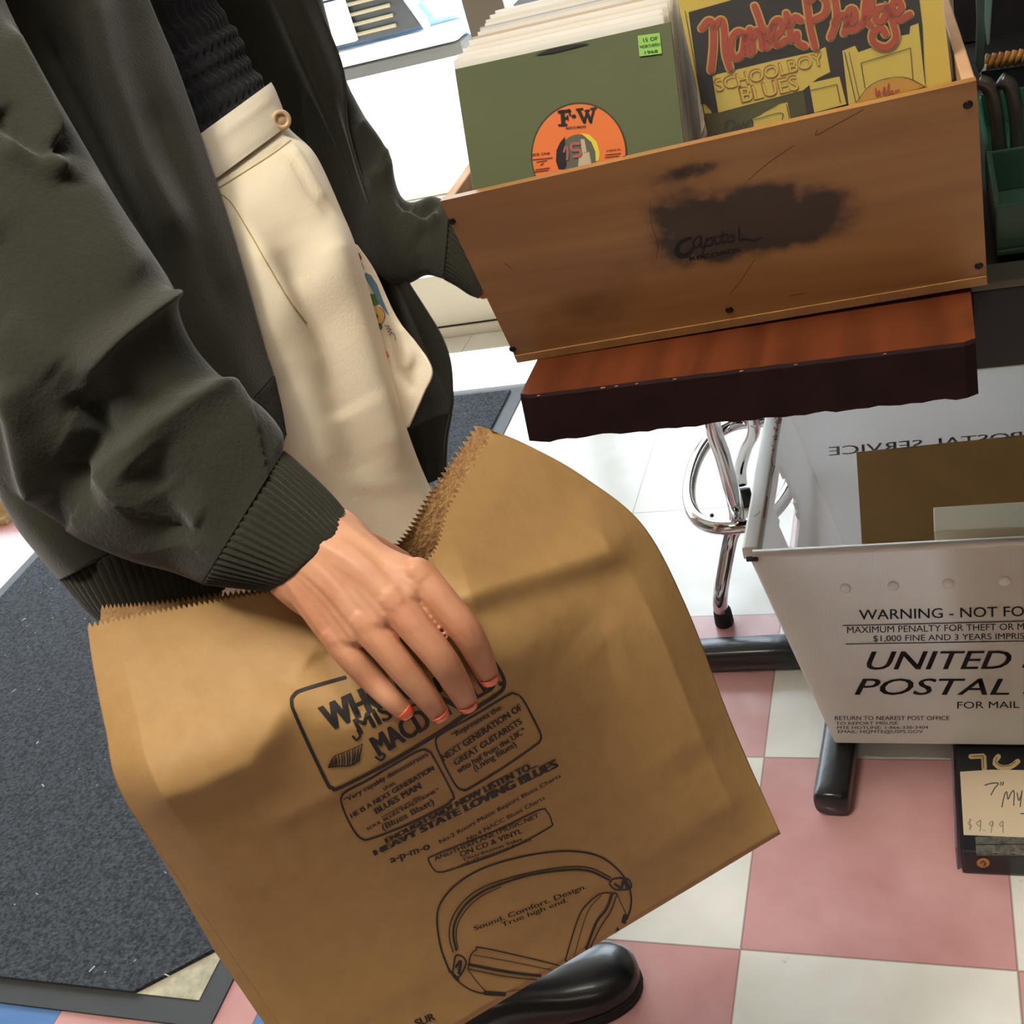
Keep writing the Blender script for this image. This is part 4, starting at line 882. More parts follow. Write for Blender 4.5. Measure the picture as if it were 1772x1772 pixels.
Gb[..., 2] += .042*np.exp(-((Gb[..., 0]-735)**2+(Gb[..., 1]-1040)**2)/(2*85.0**2))
bo_ = solid('back_panel', Pn(Gb[:, ::2]), .00035, kraft2, bag)
# left and bottom gusset strips close the bag
for nm, A, Bq in (('side_gusset', Gf[:, 0], Gb[:, 0]), ('side_gusset', Gf[:, -1], Gb[:, -1]), ('bottom_fold', Gf[-1], Gb[-1])):
    st_ = 1; A3, B3 = Pn(A[6:] if nm == 'side_gusset' else A), Pn(Bq[6:] if nm == 'side_gusset' else Bq)
    W = np.stack([A3*(1-k)+B3*k for k in (0.0, .5, 1.0)], 1); n_ = len(W); obj(nm, (W.reshape(-1, 3), grid_faces(n_, 3)), kraft, bag, True)
bvbag = bvh_of(fo)
def bag_d(x, y):
    h = land(bvbag, (x, y), 0.0); return float(proj(np.array(h))[1]) if h is not None else .74
bink = mat('bag_ink', '201a16', rough=.7); X = crop(540/1772, 480, 1120); X2 = crop(560/1772, 680, 1400)
I = Ink(bvbag, .00045, X)
I.line([(385, 172), (150, 240), (95, 272), (80, 315), (110, 405), (275, 755), (310, 795), (355, 795), (600, 672), (880, 508), (1060, 388), (1245, 268), (1285, 220), (1280, 170), (1235, 90), (1190, 40)], 20)
I.text('WHO IS', (298, 478), (800, 250), 150, .07)
I.text('MISSISSIPPI', (462, 498), (1075, 178), 92, .05)
I.text('MACDONALD?', (575, 622), (1285, 205), 118, .06)
for s in ([(455, 470), (470, 500), (450, 525), (430, 505)], [(590, 600), (612, 612), (590, 640), (560, 622)]): I.line(s, 14)
I.build('title_lettering', bink, fo)
I = Ink(bvbag, .00045, X)
wt = catmull([(288, 678), (322, 618), (395, 588), (482, 548)], 40); wb = catmull([(290, 680), (345, 674), (420, 668), (466, 640)], 40)
for k in range(15):
    i = 3+k*36//14; j = max(0, i-4); I.line([wt[min(i, 39)], (wt[min(i, 39)]+wb[j])/2+np.array([3, 0]), wb[j]], [5, 9, 7])
I.line(wb, 8); I.line(wt, 4); I.line([(482, 548), (470, 600), (466, 640)], 6)
I.build('wing_print', bink, fo)
I = Ink(bvbag, .00045, X)
I.line([(365, 890), (362, 852), (395, 815), (500, 760), (650, 672), (800, 588), (855, 588), (890, 630), (995, 830), (988, 868), (940, 905), (750, 1000), (535, 1084), (480, 1085), (438, 1045), (390, 955)], 11, closed=True)
for t, L, R, c, bo in (('\u201cVery capably demonstrates', (385, 882), (858, 614), 27, .05), ('that', (605, 814), (672, 774), 22, .05), ('HE IS A NEXT GENERATION', (420, 970), (892, 694), 26, .09), ('BLUES MAN', (560, 946), (820, 797), 33, .09), ('carrying on the', (592, 968), (815, 848), 14, .05), ('SOUL BLUES TRADITIONS.\u201d', (512, 1040), (920, 812), 17, .09), ('(Blues Blast)', (598, 1040), (892, 888), 33, .05)): I.text(t, L, R, c, bo)
I.build('quote_lettering', bink, fo)
I = Ink(bvbag, .00045, X)
I.line([(905, 570), (900, 520), (950, 478), (1120, 385), (1300, 275), (1345, 263), (1390, 292), (1450, 400), (1493, 490), (1490, 530), (1455, 562), (1270, 690), (1090, 800), (1050, 808), (1015, 785), (960, 690)], 11, closed=True)
for t, L, R, c, bo in (('\u201cRepresents the', (998, 515), (1272, 352), 31, .05), ('NEXT GENERATION OF', (942, 645), (1392, 350), 36, .06), ('GREAT GUITARISTS', (1012, 672), (1390, 430), 34, .06), ('who hail from the UK.\u201d', (1030, 716), (1412, 482), 31, .05), ('(Living Blues)', (1120, 704), (1358, 560), 32, .05)): I.text(t, L, R, c, bo)
I.build('quote_lettering', bink, fo)
I = Ink(bvbag, .00045, X)
for t, L, R, c, bo in (('ENOUGH SAID? NOW LISTEN TO...', (617, 1110), (1474, 674), (24, 37), .18), ('HEAVY STATE LOVING BLUES', (552, 1182), (1592, 678), (29, 47), .20), ('No.2 Roots Music Report Blues Charts', (922, 1116), (1610, 735), 22, .04), ('No.4 NACC Blues Charts', (1078, 1100), (1520, 860), 22, .04)): I.text(t, L, R, c, bo)
I.text('a-p-m-o', (645, 1224), (868, 1142), 40, .06)
I.build('slogan_lettering', bink, fo)
I = Ink(bvbag, .00045, X)
I.line([(860, 1215), (868, 1190), (1000, 1135), (1250, 1035), (1482, 925), (1530, 932), (1556, 990), (1538, 1025), (1300, 1150), (1000, 1257), (920, 1275), (888, 1260)], 8, closed=True)
for t, L, R, c, bo in (('ANOTHERPLANETMUSIC.NET', (897, 1212), (1487, 962), 24, .04), ('ON CD & VINYL', (1040, 1190), (1392, 1052), 28, .05), ('Distribution Sales', (1058, 1212), (1390, 1095), 19, .05), ('info@apmrecords.com', (1045, 1245), (1442, 1098), 18, .05)): I.text(t, L, R, c, bo)
I.build('address_lettering', bink, fo)
I = Ink(bvbag, .00045, X2)
for s, w in (([(310, 890), (262, 760), (240, 600), (268, 500), (360, 400), (500, 320), (700, 260), (900, 230), (1050, 236), (1150, 268), (1230, 330), (1282, 400), (1302, 470), (1300, 540), (1280, 600)], 10),
             ([(328, 780), (308, 700), (318, 610), (370, 520), (450, 450), (560, 400), (750, 347), (950, 316), (1080, 322), (1190, 372)], 7), ([(345, 770), (330, 690), (340, 615), (390, 530), (470, 462), (580, 412), (760, 358), (950, 332), (1075, 338), (1180, 385)], 12), ([(355, 765), (345, 690), (358, 620), (405, 545), (480, 478), (590, 424)], 5),
             ([(310, 885), (350, 935), (420, 985), (500, 1008), (600, 1012)], 8), ([(505, 1005), (608, 1012)], 24), ([(600, 1004), (700, 985)], 3),
             ([(330, 860), (345, 800), (385, 810), (398, 850), (360, 915), (330, 905), (330, 860)], 9), ([(345, 860), (370, 830), (360, 895)], 16), ([(320, 890), (355, 930)], 14),
             ([(410, 872), (425, 800), (455, 768), (500, 760), (910, 856), (900, 888)], 7), ([(440, 797), (650, 835), (880, 882)], 4), ([(415, 850), (640, 892), (860, 918)], 15), ([(412, 874), (620, 915), (830, 938)], 6), ([(412, 880), (460, 945), (512, 1002)], 5),
             ([(1222, 460), (1140, 462), (1060, 522), (1012, 600), (950, 800), (948, 830), (978, 836)], 7), ([(1140, 470), (1062, 570), (985, 828)], 4), ([(1200, 462), (1168, 545), (1110, 625), (1045, 800)], 14), ([(1226, 465), (1190, 560), (1132, 650), (1070, 780)], 6), ([(1226, 468), (1275, 572)], 5), ([(1270, 585), (1255, 640), (1235, 655)], 26), ([(1240, 655), (1160, 730), (1090, 768)], 4),
             ([(1185, 400), (1210, 380), (1285, 382), (1300, 430), (1220, 440), (1185, 410)], 9), ([(1215, 410), (1250, 430), (1260, 395), (1285, 425)], 12), ([(1265, 380), (1282, 430)], 18)): I.line(s, w)
I.build('headphone_print', bink, fo)
I = Ink(bvbag, .00045, X2); I.text('Sound. Comfort. Design.', (445, 666), (1062, 432), 26, .04); I.text('True high end.', (598, 644), (958, 505), 24, .04)
I.build('slogan_lettering', bink, fo); I = Ink(bvbag, .00045, X2); I.text('SUR', (128, 1192), (232, 1150), 40, .06); I.build('slogan_lettering', bink, fo)

# ------------------------------------------------------------------ the person holding it
per = thing('person', (-.36, .10, 0), 'person in a dark olive zip jacket and cream skirt holding the paper bag', 'person')
skin = mat('skin', 'cb9674', rough=.5, sss=.10, noise=(34, .8, 'bb7a5c'), bump=(260, .10), spec=.4)
hm = MB()
def tipd(x, y, r): return bag_d(x, y)-r-.0028
def chain(pts): ball_chain(hm, [(P(x, y, d), r) for x, y, d, r in pts], .22)
for k in (0, .33, .66, 1):     # wrist and forearm, an oval section
    cx_, cy_ = 507+(583-507)*k, 1000+(923-1000)*k
    cq = cx_+(545-cx_)*.28, cy_+(962-cy_)*.28; chain([(cq[0]-90, cq[1]-80, .731, .0160), (cq[0]-38, cq[1]-34, .727, .0166), (cx_, cy_, .7225, .0168), (cx_+34, cy_+30, .7195, .0155), (cx_+60, cy_+54, .7165, .0135)])
META = {'index': [(583, 930, .714, .0165), (652, 974, .700, .0128), (731, 1004, .688, .0116)], 'middle': [(560, 950, .711, .0170), (624, 988, .694, .0136), (688, 1048, .682, .0120)],
        'ring': [(540, 972, .712, .0170), (590, 1022, .696, .0132), (637, 1084, .685, .0112)], 'pinky': [(520, 992, .715, .0160), (552, 1050, .703, .0126), (588, 1108, .694, .0104)]}
FING = {'index': [(731, 1004, .698, .0118), (765, 1043, .694, .0110), (807, 1093, .695, .0103), (830, 1137, .706, .0089), (843, 1167, None, .0076)],
        'middle': [(688, 1048, .692, .0122), (721, 1089, .688, .0109), (764, 1141, .690, .0102), (792, 1185, .703, .0089), (806, 1213, None, .0076)],
        'ring': [(637, 1084, .695, .0114), (667, 1120, .692, .0102), (702, 1162, .694, .0095), (737, 1204, .705, .0084), (757, 1231, None, .0072)],
        'pinky': [(588, 1108, .704, .0106), (612, 1141, .701, .0092), (644, 1177, .703, .0083), (676, 1209, .711, .0075), (698, 1229, None, .0066)]}
for n_ in META: META[n_] = [(x, y, d+.004+.003*i, r) for i, (x, y, d, r) in enumerate(META[n_])]
ks = list(META)
for n_ in ks: chain(META[n_])
for a, b_ in zip(ks[:-1], ks[1:]):
    for k in (.33, .67): chain([tuple((1-k)*np.array(p)+k*np.array(q)-np.array([0, 0, 0, .0008 if i else 0])) for i, (p, q) in enumerate(zip(META[a], META[b_]))][:3])
tips = {}
for n_ in ks:
    L = [list(p) for p in FING[n_]]; L[-1][2] = tipd(L[-1][0], L[-1][1], L[-1][3]); L[-2][2] = min(L[-2][2], bag_d(L[-2][0], L[-2][1])-L[-2][3]-.0034); L[-3][2] = min(L[-3][2], bag_d(L[-3][0], L[-3][1])-L[-3][3]-.004); tips[n_] = L
    chain([tuple(p) for p in L])
chain([(600, 940, .722, .0150), (655, 962, .738, .0122), (704, 990, .760, .0105), (745, 1048, .776, .0095), (770, 1098, .780, .0082)])   # thumb, behind the paper
for n_ in ks: x, y, d, r = META[n_][-1]; chain([(x-10, y-12, d-.0012, r*.90), (x, y, d-.0016, r*.94), (x+8, y+10, d-.0012, r*.90)])
hand_me = remesh('hand', hm.v, hm.f, .0010, 6, .5)
# left hand, holding the far side of the crate (only fingertips show)
hl = MB()
def chl(pts): ball_chain(hl, [(np.array(p[:3]), p[3]) for p in pts], .25)
w0_ = P(884, 476, 1.150)
for k in (0, .5, 1): chl([tuple(P(790, 435+k*10, 1.142))+(.017,), tuple(w0_+np.array([0, .0, -.012*k]))+(.018,), tuple(w0_+np.array([.002, .004, -.012-.008*k]))+(.016,)])
fb = [(.000, .030), (.004, .010), (.006, -.010), (.006, -.028)]
for i, (ax, ay) in enumerate(fb):
    q = w0_+np.array([.005, ay, -.02]); L = .014-.002*i
    chl([tuple(w0_+np.array([.0, ay*.6, -.010]))+(.012,), tuple(q)+(.0095,), tuple(q+np.array([.004, 0, -L*1.1]))+(.0088,), tuple(q+np.array([-.002, -.002, -L*2.1]))+(.0078,), tuple(q+np.array([-.010, -.004, -L*2.7]))+(.0068,)])
chl([tuple(w0_+np.array([.0, -.015, -.008]))+(.012,), tuple(w0_+np.array([.004, -.032, -.008]))+(.0105,), tuple(w0_+np.array([.006, -.045, -.012]))+(.009,)])
chl([tuple(P(862, 488, 1.146))+(.010,), tuple(P(846, 502, 1.140))+(.0075,), tuple(P(836, 509, 1.137))+(.0055,)])
lh_me = remesh('hand', hl.v, hl.f, .0014, 8, .5)
# rest of the body under the clothes
bb = MB()
def chb(pts): ball_chain(bb, [(np.array(p[:3]), p[3]) for p in pts], .3)
ax_ = np.array([-.405, .195]); rr_ = np.array([.6, -.8]); ff_ = np.array([.8, .6])
def at_(r, f, z): q = ax_+rr_*r+ff_*f; return (q[0], q[1], z)
for s in (-1, 1):
    chb([at_(.03*s, .02, .90)+(.055,), tuple(P(262+18*s, 212-14*s, 1.062))+(.040,), tuple(P(175+18*s, 0-14*s, 1.066))+(.042,), at_(.05*s, -.03, 1.28)+(.05,), at_(.06*s, -.03, 1.34)+(.045,)])
chb([at_(.15, -.03, 1.35)+(.04,), at_(0, -.03, 1.38)+(.06,), at_(-.15, -.03, 1.35)+(.04,)]); chb([at_(0, -.02, 1.36)+(.055,), at_(0, .0, 1.45)+(.05,), at_(0, .02, 1.50)+(.052,)])
chb([at_(0, .02, 1.56)+(.082,), at_(0, .012, 1.605)+(.086,)]); chb([at_(0, .055, 1.53)+(.05,), at_(0, .065, 1.57)+(.055,)])
chb([at_(0, .105, 1.575)+(.010,), at_(0, .120, 1.550)+(.012,)])                       # nose
for s in (-1, 1): chb([at_(.085*s, .01, 1.57)+(.012,), at_(.088*s, .005, 1.555)+(.012,)])   # ears
chb([at_(.05, 0, .90)+(.07,), (-.36, .10, .72, .062), (-.31, .02, .50, .052), (-.278, -.075, .30, .052), (-.272, -.118, .085, .036)])
chb([at_(-.05, 0, .90)+(.07,), (-.42, .21, .72, .062), (-.385, .16, .50, .056), (-.375, .15, .30, .052), (-.365, .15, .085, .036)])
chb([at_(.15, -.03, 1.35)+(.04,), tuple(P(-190, -60, .80))+(.036,), tuple(P(-60, 290, .79))+(.032,), tuple(P(110, 660, .762))+(.028,), tuple(P(320, 850, .744))+(.024,), tuple(P(470, 930, .728))+(.019,)])
chb([at_(-.15, -.03, 1.35)+(.04,), tuple(P(330, -420, 1.27))+(.036,), tuple(P(470, -120, 1.31))+(.033,), tuple(P(545, 180, 1.30))+(.03,), tuple(P(652, 370, 1.20))+(.024,), tuple(P(775, 430, 1.145))+(.018,)])
bd_me = remesh('torso', bb.v, bb.f, .006, 10, .5)
bm = bmesh.new()
for me_ in (hand_me, lh_me, bd_me): bm.from_mesh(me_); bpy.data.meshes.remove(me_)
bme = bpy.data.meshes.new('body'); bm.to_mesh(bme); bm.free()
body = obj('body', bme, skin, per, True)
nailm = mat('orange_nail', 'd95f3c', rough=.25, coat=.5)
for n_ in ks:
    a = P(*tips[n_][-2][:3]); b_ = P(*tips[n_][-1][:3]); f_ = (b_-a)/np.linalg.norm(b_-a); r_ = tips[n_][-1][3]
    tc_ = CAM-b_; tc_ /= np.linalg.norm(tc_); up_ = tc_-f_*np.dot(tc_, f_); up_ /= np.linalg.norm(up_); sd = np.cross(f_, up_)
    V = []; F = []; na, nb = 9, 9
    for i in range(na):
        for j in range(nb):
            u, v = -1+2*i/(na-1), -1+2*j/(nb-1)
            al = v*.85
            x_ = .36+.56*u-.16*v*v*(u > 0); h_ = (math.sqrt(max(.02, 1-min(max(x_, 0), .99)**2)) if x_ > 0 else 1-.16*x_)+.07; V.append(b_+f_*r_*x_+(sd*math.sin(al)+up_*math.cos(al))*r_*h_)
    W = np.array(V).reshape(na, nb, 3)+up_*.0004; nl = solid('nail', W, .0006, nailm, body); tag(nl, 'orange painted nail')
hair = MB(); ball_chain(hair, [(np.array(at_(0, -.03, 1.61)), .095), (np.array(at_(0, -.05, 1.55)), .09), (np.array(at_(0, -.07, 1.45)), .06)], .3)
hme = remesh('hair', hair.v, hair.f, .006, 6); obj('hair', hme, mat('dark_hair', '2a1f18', rough=.6), per, True)
eyem = mat('eye', 'efece6', rough=.2); 
for s in (-1, 1):
    q = np.array(at_(.032*s, .098, 1.585)); b = MB(); b.tube([q-np.array([0, 0, .004]), q, q+np.array([0, 0, .004])], [.006, .011, .006], 10); b.build('eye', eyem, body, True)
q = np.array(at_(0, .108, 1.522)); b = MB(); b.tube([q-np.append(rr_, 0)*.022, q, q+np.append(rr_, 0)*.022], [.003, .007, .003], 8); b.build('mouth', mat('lip', 'a35a50', rough=.5), body, True)

# ---- jacket
olive = mat('olive_jersey', '303027', rough=.9, sheen=.25, noise=(260, .5, '292920'), bump=(420, .35), spec=.2)
olrib = mat('olive_rib', '2c2b22', rough=.95, sheen=.2, bump=(420, .4), spec=.2)
E = [(200, -160), (254, 0), (303, 120), (355, 271), (400, 410), (454, 600), (484, 690)]
rows = [
 [(150, -400, .95), (50, -400, .91), (-60, -400, .91), (-230, -360, 1.0), (60, -440, 1.24), (250, -420, 1.24), (370, -400, 1.22), (450, -380, 1.18)],
 [(200, -160, .940), (100, -160, .895), (-50, -150, .88), (-250, -100, .98), (100, -220, 1.26), (330, -150, 1.24), (430, -150, 1.22), (510, -150, 1.18)],
 [(254, 0, .940), (170, 20, .892), (40, 60, .872), (-200, 150, .965), (150, 0, 1.26), (330, 0, 1.24), (467, 0, 1.22), (547, 0, 1.18)],
 [(303, 120, .938), (225, 150, .890), (90, 220, .868), (-160, 330, .95), (200, 150, 1.26), (360, 130, 1.24), (522, 110, 1.215), (590, 118, 1.175)],
 [(355, 271, .935), (280, 310, .887), (150, 400, .864), (-110, 520, .935), (250, 300, 1.25), (430, 270, 1.24), (578, 235, 1.21), (606, 250, 1.17)],
 [(400, 410, .930), (330, 460, .884), (210, 560, .860), (-60, 690, .915), (300, 480, 1.25), (500, 430, 1.24), (625, 415, 1.2), (674, 434, 1.165)],
 [(454, 600, .926), (390, 650, .880), (270, 760, .856), (12, 868, .905), (380, 650, 1.24), (600, 590, 1.23), (700, 570, 1.19), (766, 590, 1.155)],
 [(463, 628, .925), (405, 690, .879), (296, 815, .854), (71, 955, .895), (430, 760, 1.24), (650, 700, 1.22), (740, 680, 1.18), (781, 680, 1.15)],
 [(470, 650, .924), (418, 716, .878), (312, 880, .852), (112, 1000, .89), (450, 810, 1.24), (670, 760, 1.22), (745, 725, 1.175), (778, 715, 1.148)]]
JR = [([(150, -40), (190, 130), (250, 290), (330, 430)], 26, .010), ([(70, 40), (150, 200), (235, 380), (300, 520)], 26, -.010), ([(230, -60), (290, 150), (350, 350), (420, 560)], 30, .006), ([(255, 170), (330, 370), (400, 560)], 30, -.006),
      ([(467, -20), (508, 75), (555, 183), (600, 291), (650, 420), (700, 520), (752, 640)], 22, .013, 'fold'), ([(520, 0), (585, 150), (640, 330)], 14, -.006), ([(640, 420), (700, 560), (740, 690)], 18, -.008), ([(20, 860), (110, 960), (180, 1020)], 24, .006)]
W = sheet(rows, 140, 190, [(p_[0], p_[1], p_[2]*1.7)+tuple(p_[3:]) for p_ in JR]); jk = solid('jacket', W, .003, olive, per)
yk = MB()
def chy(pts): ball_chain(yk, [(np.array(p[:3]), p[3]) for p in pts], .25)
chy([tuple(P(-195, -265, .80))+(.074,), tuple(P(-150, -350, .84))+(.076,), at_(.12, -.03, 1.335)+(.074,), at_(0, -.065, 1.37)+(.072,), at_(-.12, -.03, 1.335)+(.072,), tuple(P(420, -330, 1.25))+(.066,), tuple(P(500, -120, 1.28))+(.060,)])
chy([at_(.07, -.08, 1.27)+(.075,), at_(0, -.085, 1.29)+(.08,), at_(-.07, -.08, 1.27)+(.075,)]); chy([at_(.055, .02, 1.41)+(.028,), at_(.045, -.06, 1.425)+(.03,), at_(-.045, -.06, 1.425)+(.03,), at_(-.055, .02, 1.41)+(.028,)])
obj('shoulder_yoke', remesh('yoke', yk.v, yk.f, .006, 8), olive, jk, True)
hem = [rows[-1], [(482, 705, .926), (436, 780, .880), (335, 985, .853), (150, 1040, .893), (470, 870, 1.24), (690, 810, 1.22), (748, 770, 1.175), (770, 760, 1.150)], [(490, 752, .930), (448, 850, .885), (352, 1062, .858), (182, 1066, .90), (490, 930, 1.24), (705, 850, 1.22), (752, 830, 1.178), (767, 822, 1.155)]]
hw = sheet(hem, 24, 900); du = np.gradient(hw, axis=0); dv = np.gradient(hw, axis=1); nn = np.cross(du, dv); nn /= np.linalg.norm(nn, axis=-1, keepdims=True)
hw = hw+nn*(.0009*np.cos(np.arange(900)*2*np.pi/6))[None, :, None]
solid('hem_band', hw, .003, olrib, jk)
SL = [(-330, -250, .80, -70, -330, .80, .8), (-330, -60, .775, -40, -150, .77, .8), (-320, 120, .768, 5, 0, .765, .8), (-300, 260, .762, 62, 110, .758, .78), (-262, 400, .757, 126, 222, .752, .74), (-190, 560, .752, 206, 356, .745, .7), (-100, 725, .75, 297, 497, .738, .66),
      (-20, 815, .75, 300, 540, .735, .62), (68, 876, .75, 342, 610, .733, .6), (140, 925, .748, 398, 668, .73, .6), (225, 965, .745, 452, 705, .728, .6), (305, 990, .742, 487, 748, .726, .6), (352, 1008, .738, 490, 782, .722, .6)]
SR = [([(295, 507), (281, 527), (234, 561), (190, 598), (166, 625), (150, 660)], 75, .020, 'step'), ([(142, 862), (159, 828), (190, 795), (237, 761), (305, 720), (355, 696), (410, 671), (440, 664)][::-1], 80, .016, 'step'),
      ([(10, 652), (37, 720), (58, 805), (78, 872)], 26, .010), ([(281, 832), (315, 883), (352, 903)], 24, .003), ([(240, 790), (290, 850), (300, 950)], 42, -.009), ([(152, 669), (186, 754), (140, 830), (100, 860)], 42, -.016),
      ([(0, 44), (30, 101), (61, 162), (85, 220), (90, 268)], 22, .013), ([(104, 215), (98, 270)], 14, -.008), ([(0, 244), (51, 274), (88, 291), (112, 288)], 18, .009), ([(0, 190), (40, 240), (80, 275)], 26, -.007), ([(160, 300), (200, 420), (250, 480)], 40, .006), ([(-40, 420), (60, 520), (150, 600)], 70, -.006), ([(0, 560), (100, 640)], 40, .004)]
sw = tube_px(SL, 180, 160, [(p_[0], p_[1], p_[2]*1.35)+tuple(p_[3:]) for p_ in SR]); slv = tube_obj('sleeve', sw, olive, jk)
CU_ = [(352, 1008, .738, 490, 782, .722, .62), (372, 1010, .736, 512, 800, .722, .66), (424, 1016, .732, 565, 850, .719, .68), (474, 1022, .728, 608, 900, .716, .70), (478, 1012, .728, 604, 903, .716, .62)]
tube_obj('cuff', tube_px(CU_, 40, 480, rib=(60, .0007)), olrib, jk, cap=False)
FS = [(480, 180, 1.28, 540, -60, 1.28, .8), (540, 330, 1.25, 590, 120, 1.25, .8), (600, 400, 1.22, 636, 215, 1.22, .8), (636, 452, 1.19, 668, 275, 1.19, .8), (672, 486, 1.17, 692, 335, 1.17, .75), (706, 490, 1.16, 716, 350, 1.16, .75), (738, 476, 1.15, 748, 340, 1.15, .75), (768, 482, 1.142, 778, 352, 1.142, .75)]
FR = [([(618, 215), (655, 260), (672, 290)], 14, .010), ([(630, 320), (668, 300), (688, 285)], 16, .010), ([(690, 332), (710, 362), (735, 372), (752, 345)], 11, -.010), ([(700, 360), (725, 385), (760, 375)], 14, .008), ([(735, 400), (715, 440), (730, 470)], 14, -.004)]
tube_obj('sleeve', tube_px(FS, 110, 90, FR), olive, jk)
FC = [(768, 482, 1.142, 778, 352, 1.142, .7), (790, 494, 1.138, 802, 380, 1.138, .7), (815, 511, 1.134, 832, 428, 1.134, .7), (829, 517, 1.132, 846, 452, 1.132, .7)]
tube_obj('cuff', tube_px(FC, 30, 360, rib=(45, .0008)), olrib, jk, cap=False)

# ---- black gathered top, cream skirt
smock = mat('black_knit', '17181f', rough=.85, sheen=.15, bump=(300, .6), spec=.3)
TP = [(-70, -120, 1.03, 300, -220, 1.06, .55), (0, 60, 1.02, 350, -60, 1.05, .55), (40, 190, 1.02, 386, 24, 1.05, .55), (70, 260, 1.02, 413, 62, 1.05, .55), (90, 310, 1.02, 429, 106, 1.05, .55), (112, 370, 1.02, 456, 146, 1.05, .52), (126, 410, 1.02, 462, 180, 1.04, .48)]
tw_ = tube_px(TP, 120, 420); C_ = tw_.mean(1, keepdims=True); Nn = tw_-C_; Nn /= np.linalg.norm(Nn, axis=-1, keepdims=True)
band = np.cos(np.linspace(0, 9*2*np.pi, 120))[:, None]; gath = np.cos(np.arange(420)*2*np.pi*60/420+2.2*np.sin(np.linspace(0, 20, 120))[:, None])
tw_ = tw_+Nn*(.0016*band+.0010*gath*(1-.4*band))[..., None]; tube_obj('top', tw_, smock, per)
cream = mat('cream_twill', 'f6ead0', rough=.8, noise=(14, .35, 'eddcb8'), bump=(500, .25), sheen=.1)
cream2 = mat('cream_twill_light', 'f3e8d4', rough=.8, noise=(14, .35, 'e8dac0'), bump=(500, .25), sheen=.1)
SK = [(130, 405, 1.01, 472, 149, 1.04, .6), (160, 470, 1.005, 494, 216, 1.04, .6), (172, 560, 1.0, 545, 270, 1.04, .6), (190, 660, 1.0, 592, 372, 1.04, .6), (220, 770, 1.01, 615, 430, 1.04, .6), (235, 830, 1.015, 638, 508, 1.05, .6), (255, 890, 1.02, 660, 587, 1.055, .6),
      (300, 960, 1.03, 684, 680, 1.06, .6), (340, 1040, 1.05, 707, 754, 1.07, .6), (400, 1150, 1.08, 745, 845, 1.09, .6), (470, 1290, 1.12, 820, 1000, 1.12, .6), (560, 1450, 1.18, 900, 1180, 1.18, .65), (640, 1560, 1.23, 970, 1330, 1.23, .65)]
SKR = [([(380, 330), (420, 400), (455, 480), (520, 560), (580, 660)], 22, .004), ([(420, 390), (470, 520), (520, 700), (560, 860)], 38, .010), ([(500, 420), (560, 560), (600, 700), (650, 860)], 34, -.010), ([(560, 380), (600, 520), (640, 660), (690, 820)], 34, .009), ([(470, 640), (510, 760), (560, 900)], 30, -.007),
       ([(385, 320), (440, 285), (505, 243)], 5, -.0016), ([(500, 250), (530, 300), (560, 350)], 9, .004), ([(505, 270), (540, 330), (575, 380)], 8, -.003), ([(600, 700), (640, 780), (640, 860)], 45, .006)]
sk = tube_obj('skirt', tube_px(SK, 200, 150, SKR), cream, per)
WB = [(126, 392, 1.005, 468, 143, 1.037, .606), (133, 410, 1.003, 476, 158, 1.036, .608), (150, 448, 1.0, 492, 200, 1.036, .608), (158, 468, 1.0, 497, 218, 1.036, .602)]
tube_obj('waistband', tube_px(WB, 24, 150, [([(345, 262), (400, 222), (470, 170)], 6, .0010)]), cream2, sk, cap=False)
bvs = bvh_of(sk); hb = land(bvs, (479, 212), .004)
if hb is None: hb = Vector(P(478, 212, .99))
n_ = (CAM-np.array(hb)); n_ /= np.linalg.norm(n_); n_ = n_+np.array([.25, .0, .0]); n_ /= np.linalg.norm(n_)
h_, t_ = np.array(hb)+n_*.0035, np.cross(n_, [0, 0, 1]); t_ /= np.linalg.norm(t_); o_ = np.cross(n_, t_)
b = MB(); b.tube([h_-n_*.004, h_+n_*.003], .0075, 24); b.tube([h_+n_*.003+.0066*(math.cos(a)*t_+math.sin(a)*o_) for a in np.linspace(0, 6.2832, 30, endpoint=False)], .0022, 10, closed=True); b.build('button', mat('cream_button', 'd6b995', rough=.3), sk, True)
# stitched seams
I = Ink(bvs, .0006); I.line([(378, 326), (420, 300), (470, 268), (503, 243)], 1.8); I.line([(380, 335), (400, 352), (430, 400), (470, 470), (500, 520), (530, 560)], 2.2); I.build('seam', mat('seam_thread', 'b39a6a', rough=.8), sk)
EP = [[(590, 400, 1.065), (604, 415, 1.062), (618, 424, 1.06)], [(600, 460, 1.065), (632, 470, 1.06), (648, 470, 1.056)], [(610, 530, 1.07), (650, 545, 1.058), (684, 546, 1.052)], [(620, 590, 1.075), (675, 600, 1.058), (719, 592, 1.046)], [(630, 640, 1.08), (690, 650, 1.06), (747, 641, 1.040)], [(640, 690, 1.085), (690, 700, 1.066), (733, 680, 1.050)], [(660, 740, 1.09), (690, 745, 1.075), (706, 738, 1.065)]]
ep = solid('embroidered_panel', sheet(EP, 60, 40, [([(668, 560), (690, 640), (712, 668), (725, 610)], 12, -.006), ([(690, 560), (712, 640)], 12, .004)]), .002, cream2, sk)
tag(ep, 'cream panel with embroidered flowers')
bve = bvh_of(ep); X = crop(260/1152, 600, 400)
def emb(nm, m, fn): q = Ink(bve, .0007, X); fn(q); q.build(nm, m, sk)
emb('leaf_embroidery', mat('blue_thread', '66839a', rough=.8), lambda q: q.poly([(135, 330), (150, 318), (190, 340), (235, 410), (275, 520), (330, 650), (300, 620), (240, 540), (190, 440), (150, 370)], cell=40))
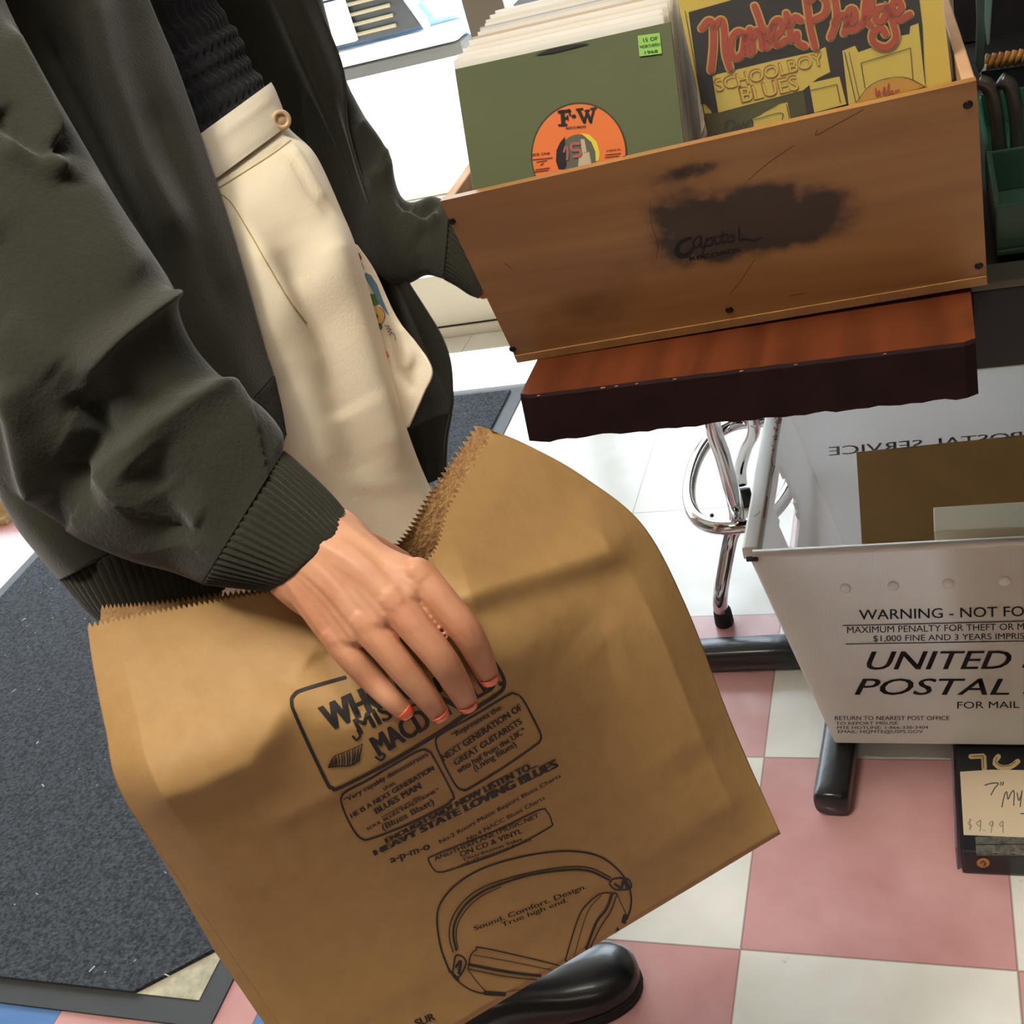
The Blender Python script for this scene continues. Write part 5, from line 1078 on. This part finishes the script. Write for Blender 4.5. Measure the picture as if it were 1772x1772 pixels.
emb('leaf_embroidery', mat('green_thread', '4f7d3f', rough=.8), lambda q: q.poly([(165, 480), (220, 482), (250, 555), (215, 575), (182, 570)], cell=40))
emb('leaf_embroidery', mat('green_thread', ''), lambda q: q.poly([(232, 700), (270, 715), (278, 740), (250, 765), (238, 740)], cell=40))
emb('flower_embroidery', mat('peach_thread', 'e0b071', rough=.8), lambda q: q.poly([(195, 590), (225, 570), (255, 585), (290, 620), (292, 660), (275, 700), (240, 715), (222, 690), (205, 640)], cell=40))
emb('flower_centre', mat('green_thread', ''), lambda q: q.poly([(220, 645), (232, 635), (246, 645), (244, 668), (228, 675), (218, 662)], cell=40, off=.0012))
emb('flower_outline', mat('brown_thread', '4a3a2c', rough=.8), lambda q: q.line([(255, 585), (290, 622), (293, 660), (276, 702), (240, 716)], 4, off=.001))
emb('flower_embroidery', mat('red_thread', '8e4a44', rough=.8), lambda q: q.poly([(85, 165), (102, 170), (118, 205), (110, 235), (98, 215)], cell=40))
emb('flower_embroidery', mat('coral_thread', 'df8b85', rough=.8), lambda q: q.poly([(290, 918), (305, 920), (328, 955), (318, 978), (298, 965)], cell=40))
for s in ([(290, 722), (330, 728), (310, 745), (345, 752), (318, 768), (350, 775), (330, 792)], [(350, 782), (372, 795), (378, 835)], [(110, 238), (122, 260), (135, 290)]): emb('stem_embroidery', mat('violet_thread', '77748f', rough=.8), lambda q: q.line(s, 5))

# ---- shoes
shoe_m = mat('black_leather', '111214', rough=.28, coat=.5, bump=(60, .12)); sole_m = mat('black_sole', '0b0b0b', rough=.7)
def shoe(heel, toe, nm):
    heel = np.array(heel, float); toe = np.array(toe, float); L = np.linalg.norm(toe-heel); d = (toe-heel)/L; s = np.array([-d[1], d[0], 0])
    prof = [(0, .018, .050), (.03, .030, .066), (.12, .034, .074), (.28, .034, .078), (.45, .036, .066), (.62, .043, .054), (.78, .046, .047), (.9, .040, .041), (.97, .026, .033), (1.0, .010, .024)]
    pr = catmull(np.array(prof), 40); V = []; na = 26
    for u, w, h in pr:
        w = max(w, .004)
        for a in np.linspace(0, 2*math.pi, na, endpoint=False):
            ca, sa = math.cos(a), math.sin(a); V.append(heel+d*L*u+s*w*np.sign(ca)*abs(ca)**.8+np.array([0, 0, .014+(h-.014)*(max(0, sa))**.85 if sa > 0 else .014+.006*sa]))
    b = MB(); b.add(V, grid_faces(40, na, True)+[tuple(range(na))[::-1], tuple(39*na+k for k in range(na))]); so = b.build('shoe', shoe_m, per, True)
    V = []
    for z, g in ((0, .002), (.012, .004), (.016, .001)):
        for u, w, h in pr: V.append(heel+d*L*u+s*(w+g)+np.array([0, 0, z]))
        for u, w, h in pr[::-1]: V.append(heel+d*L*u-s*(w+g)+np.array([0, 0, z]))
    b = MB(); b.add(V, grid_faces(3, 80, True)+[tuple(range(80))[::-1], tuple(160+k for k in range(80))]); b.build('sole', sole_m, so)
toe = PZ(1103, 1668, .012); toe[2] = 0; shoe((toe[0]-.205, toe[1]-.128, 0), toe, 'right'); shoe((-.41, .12, 0), (-.22, .265, 0), 'left')
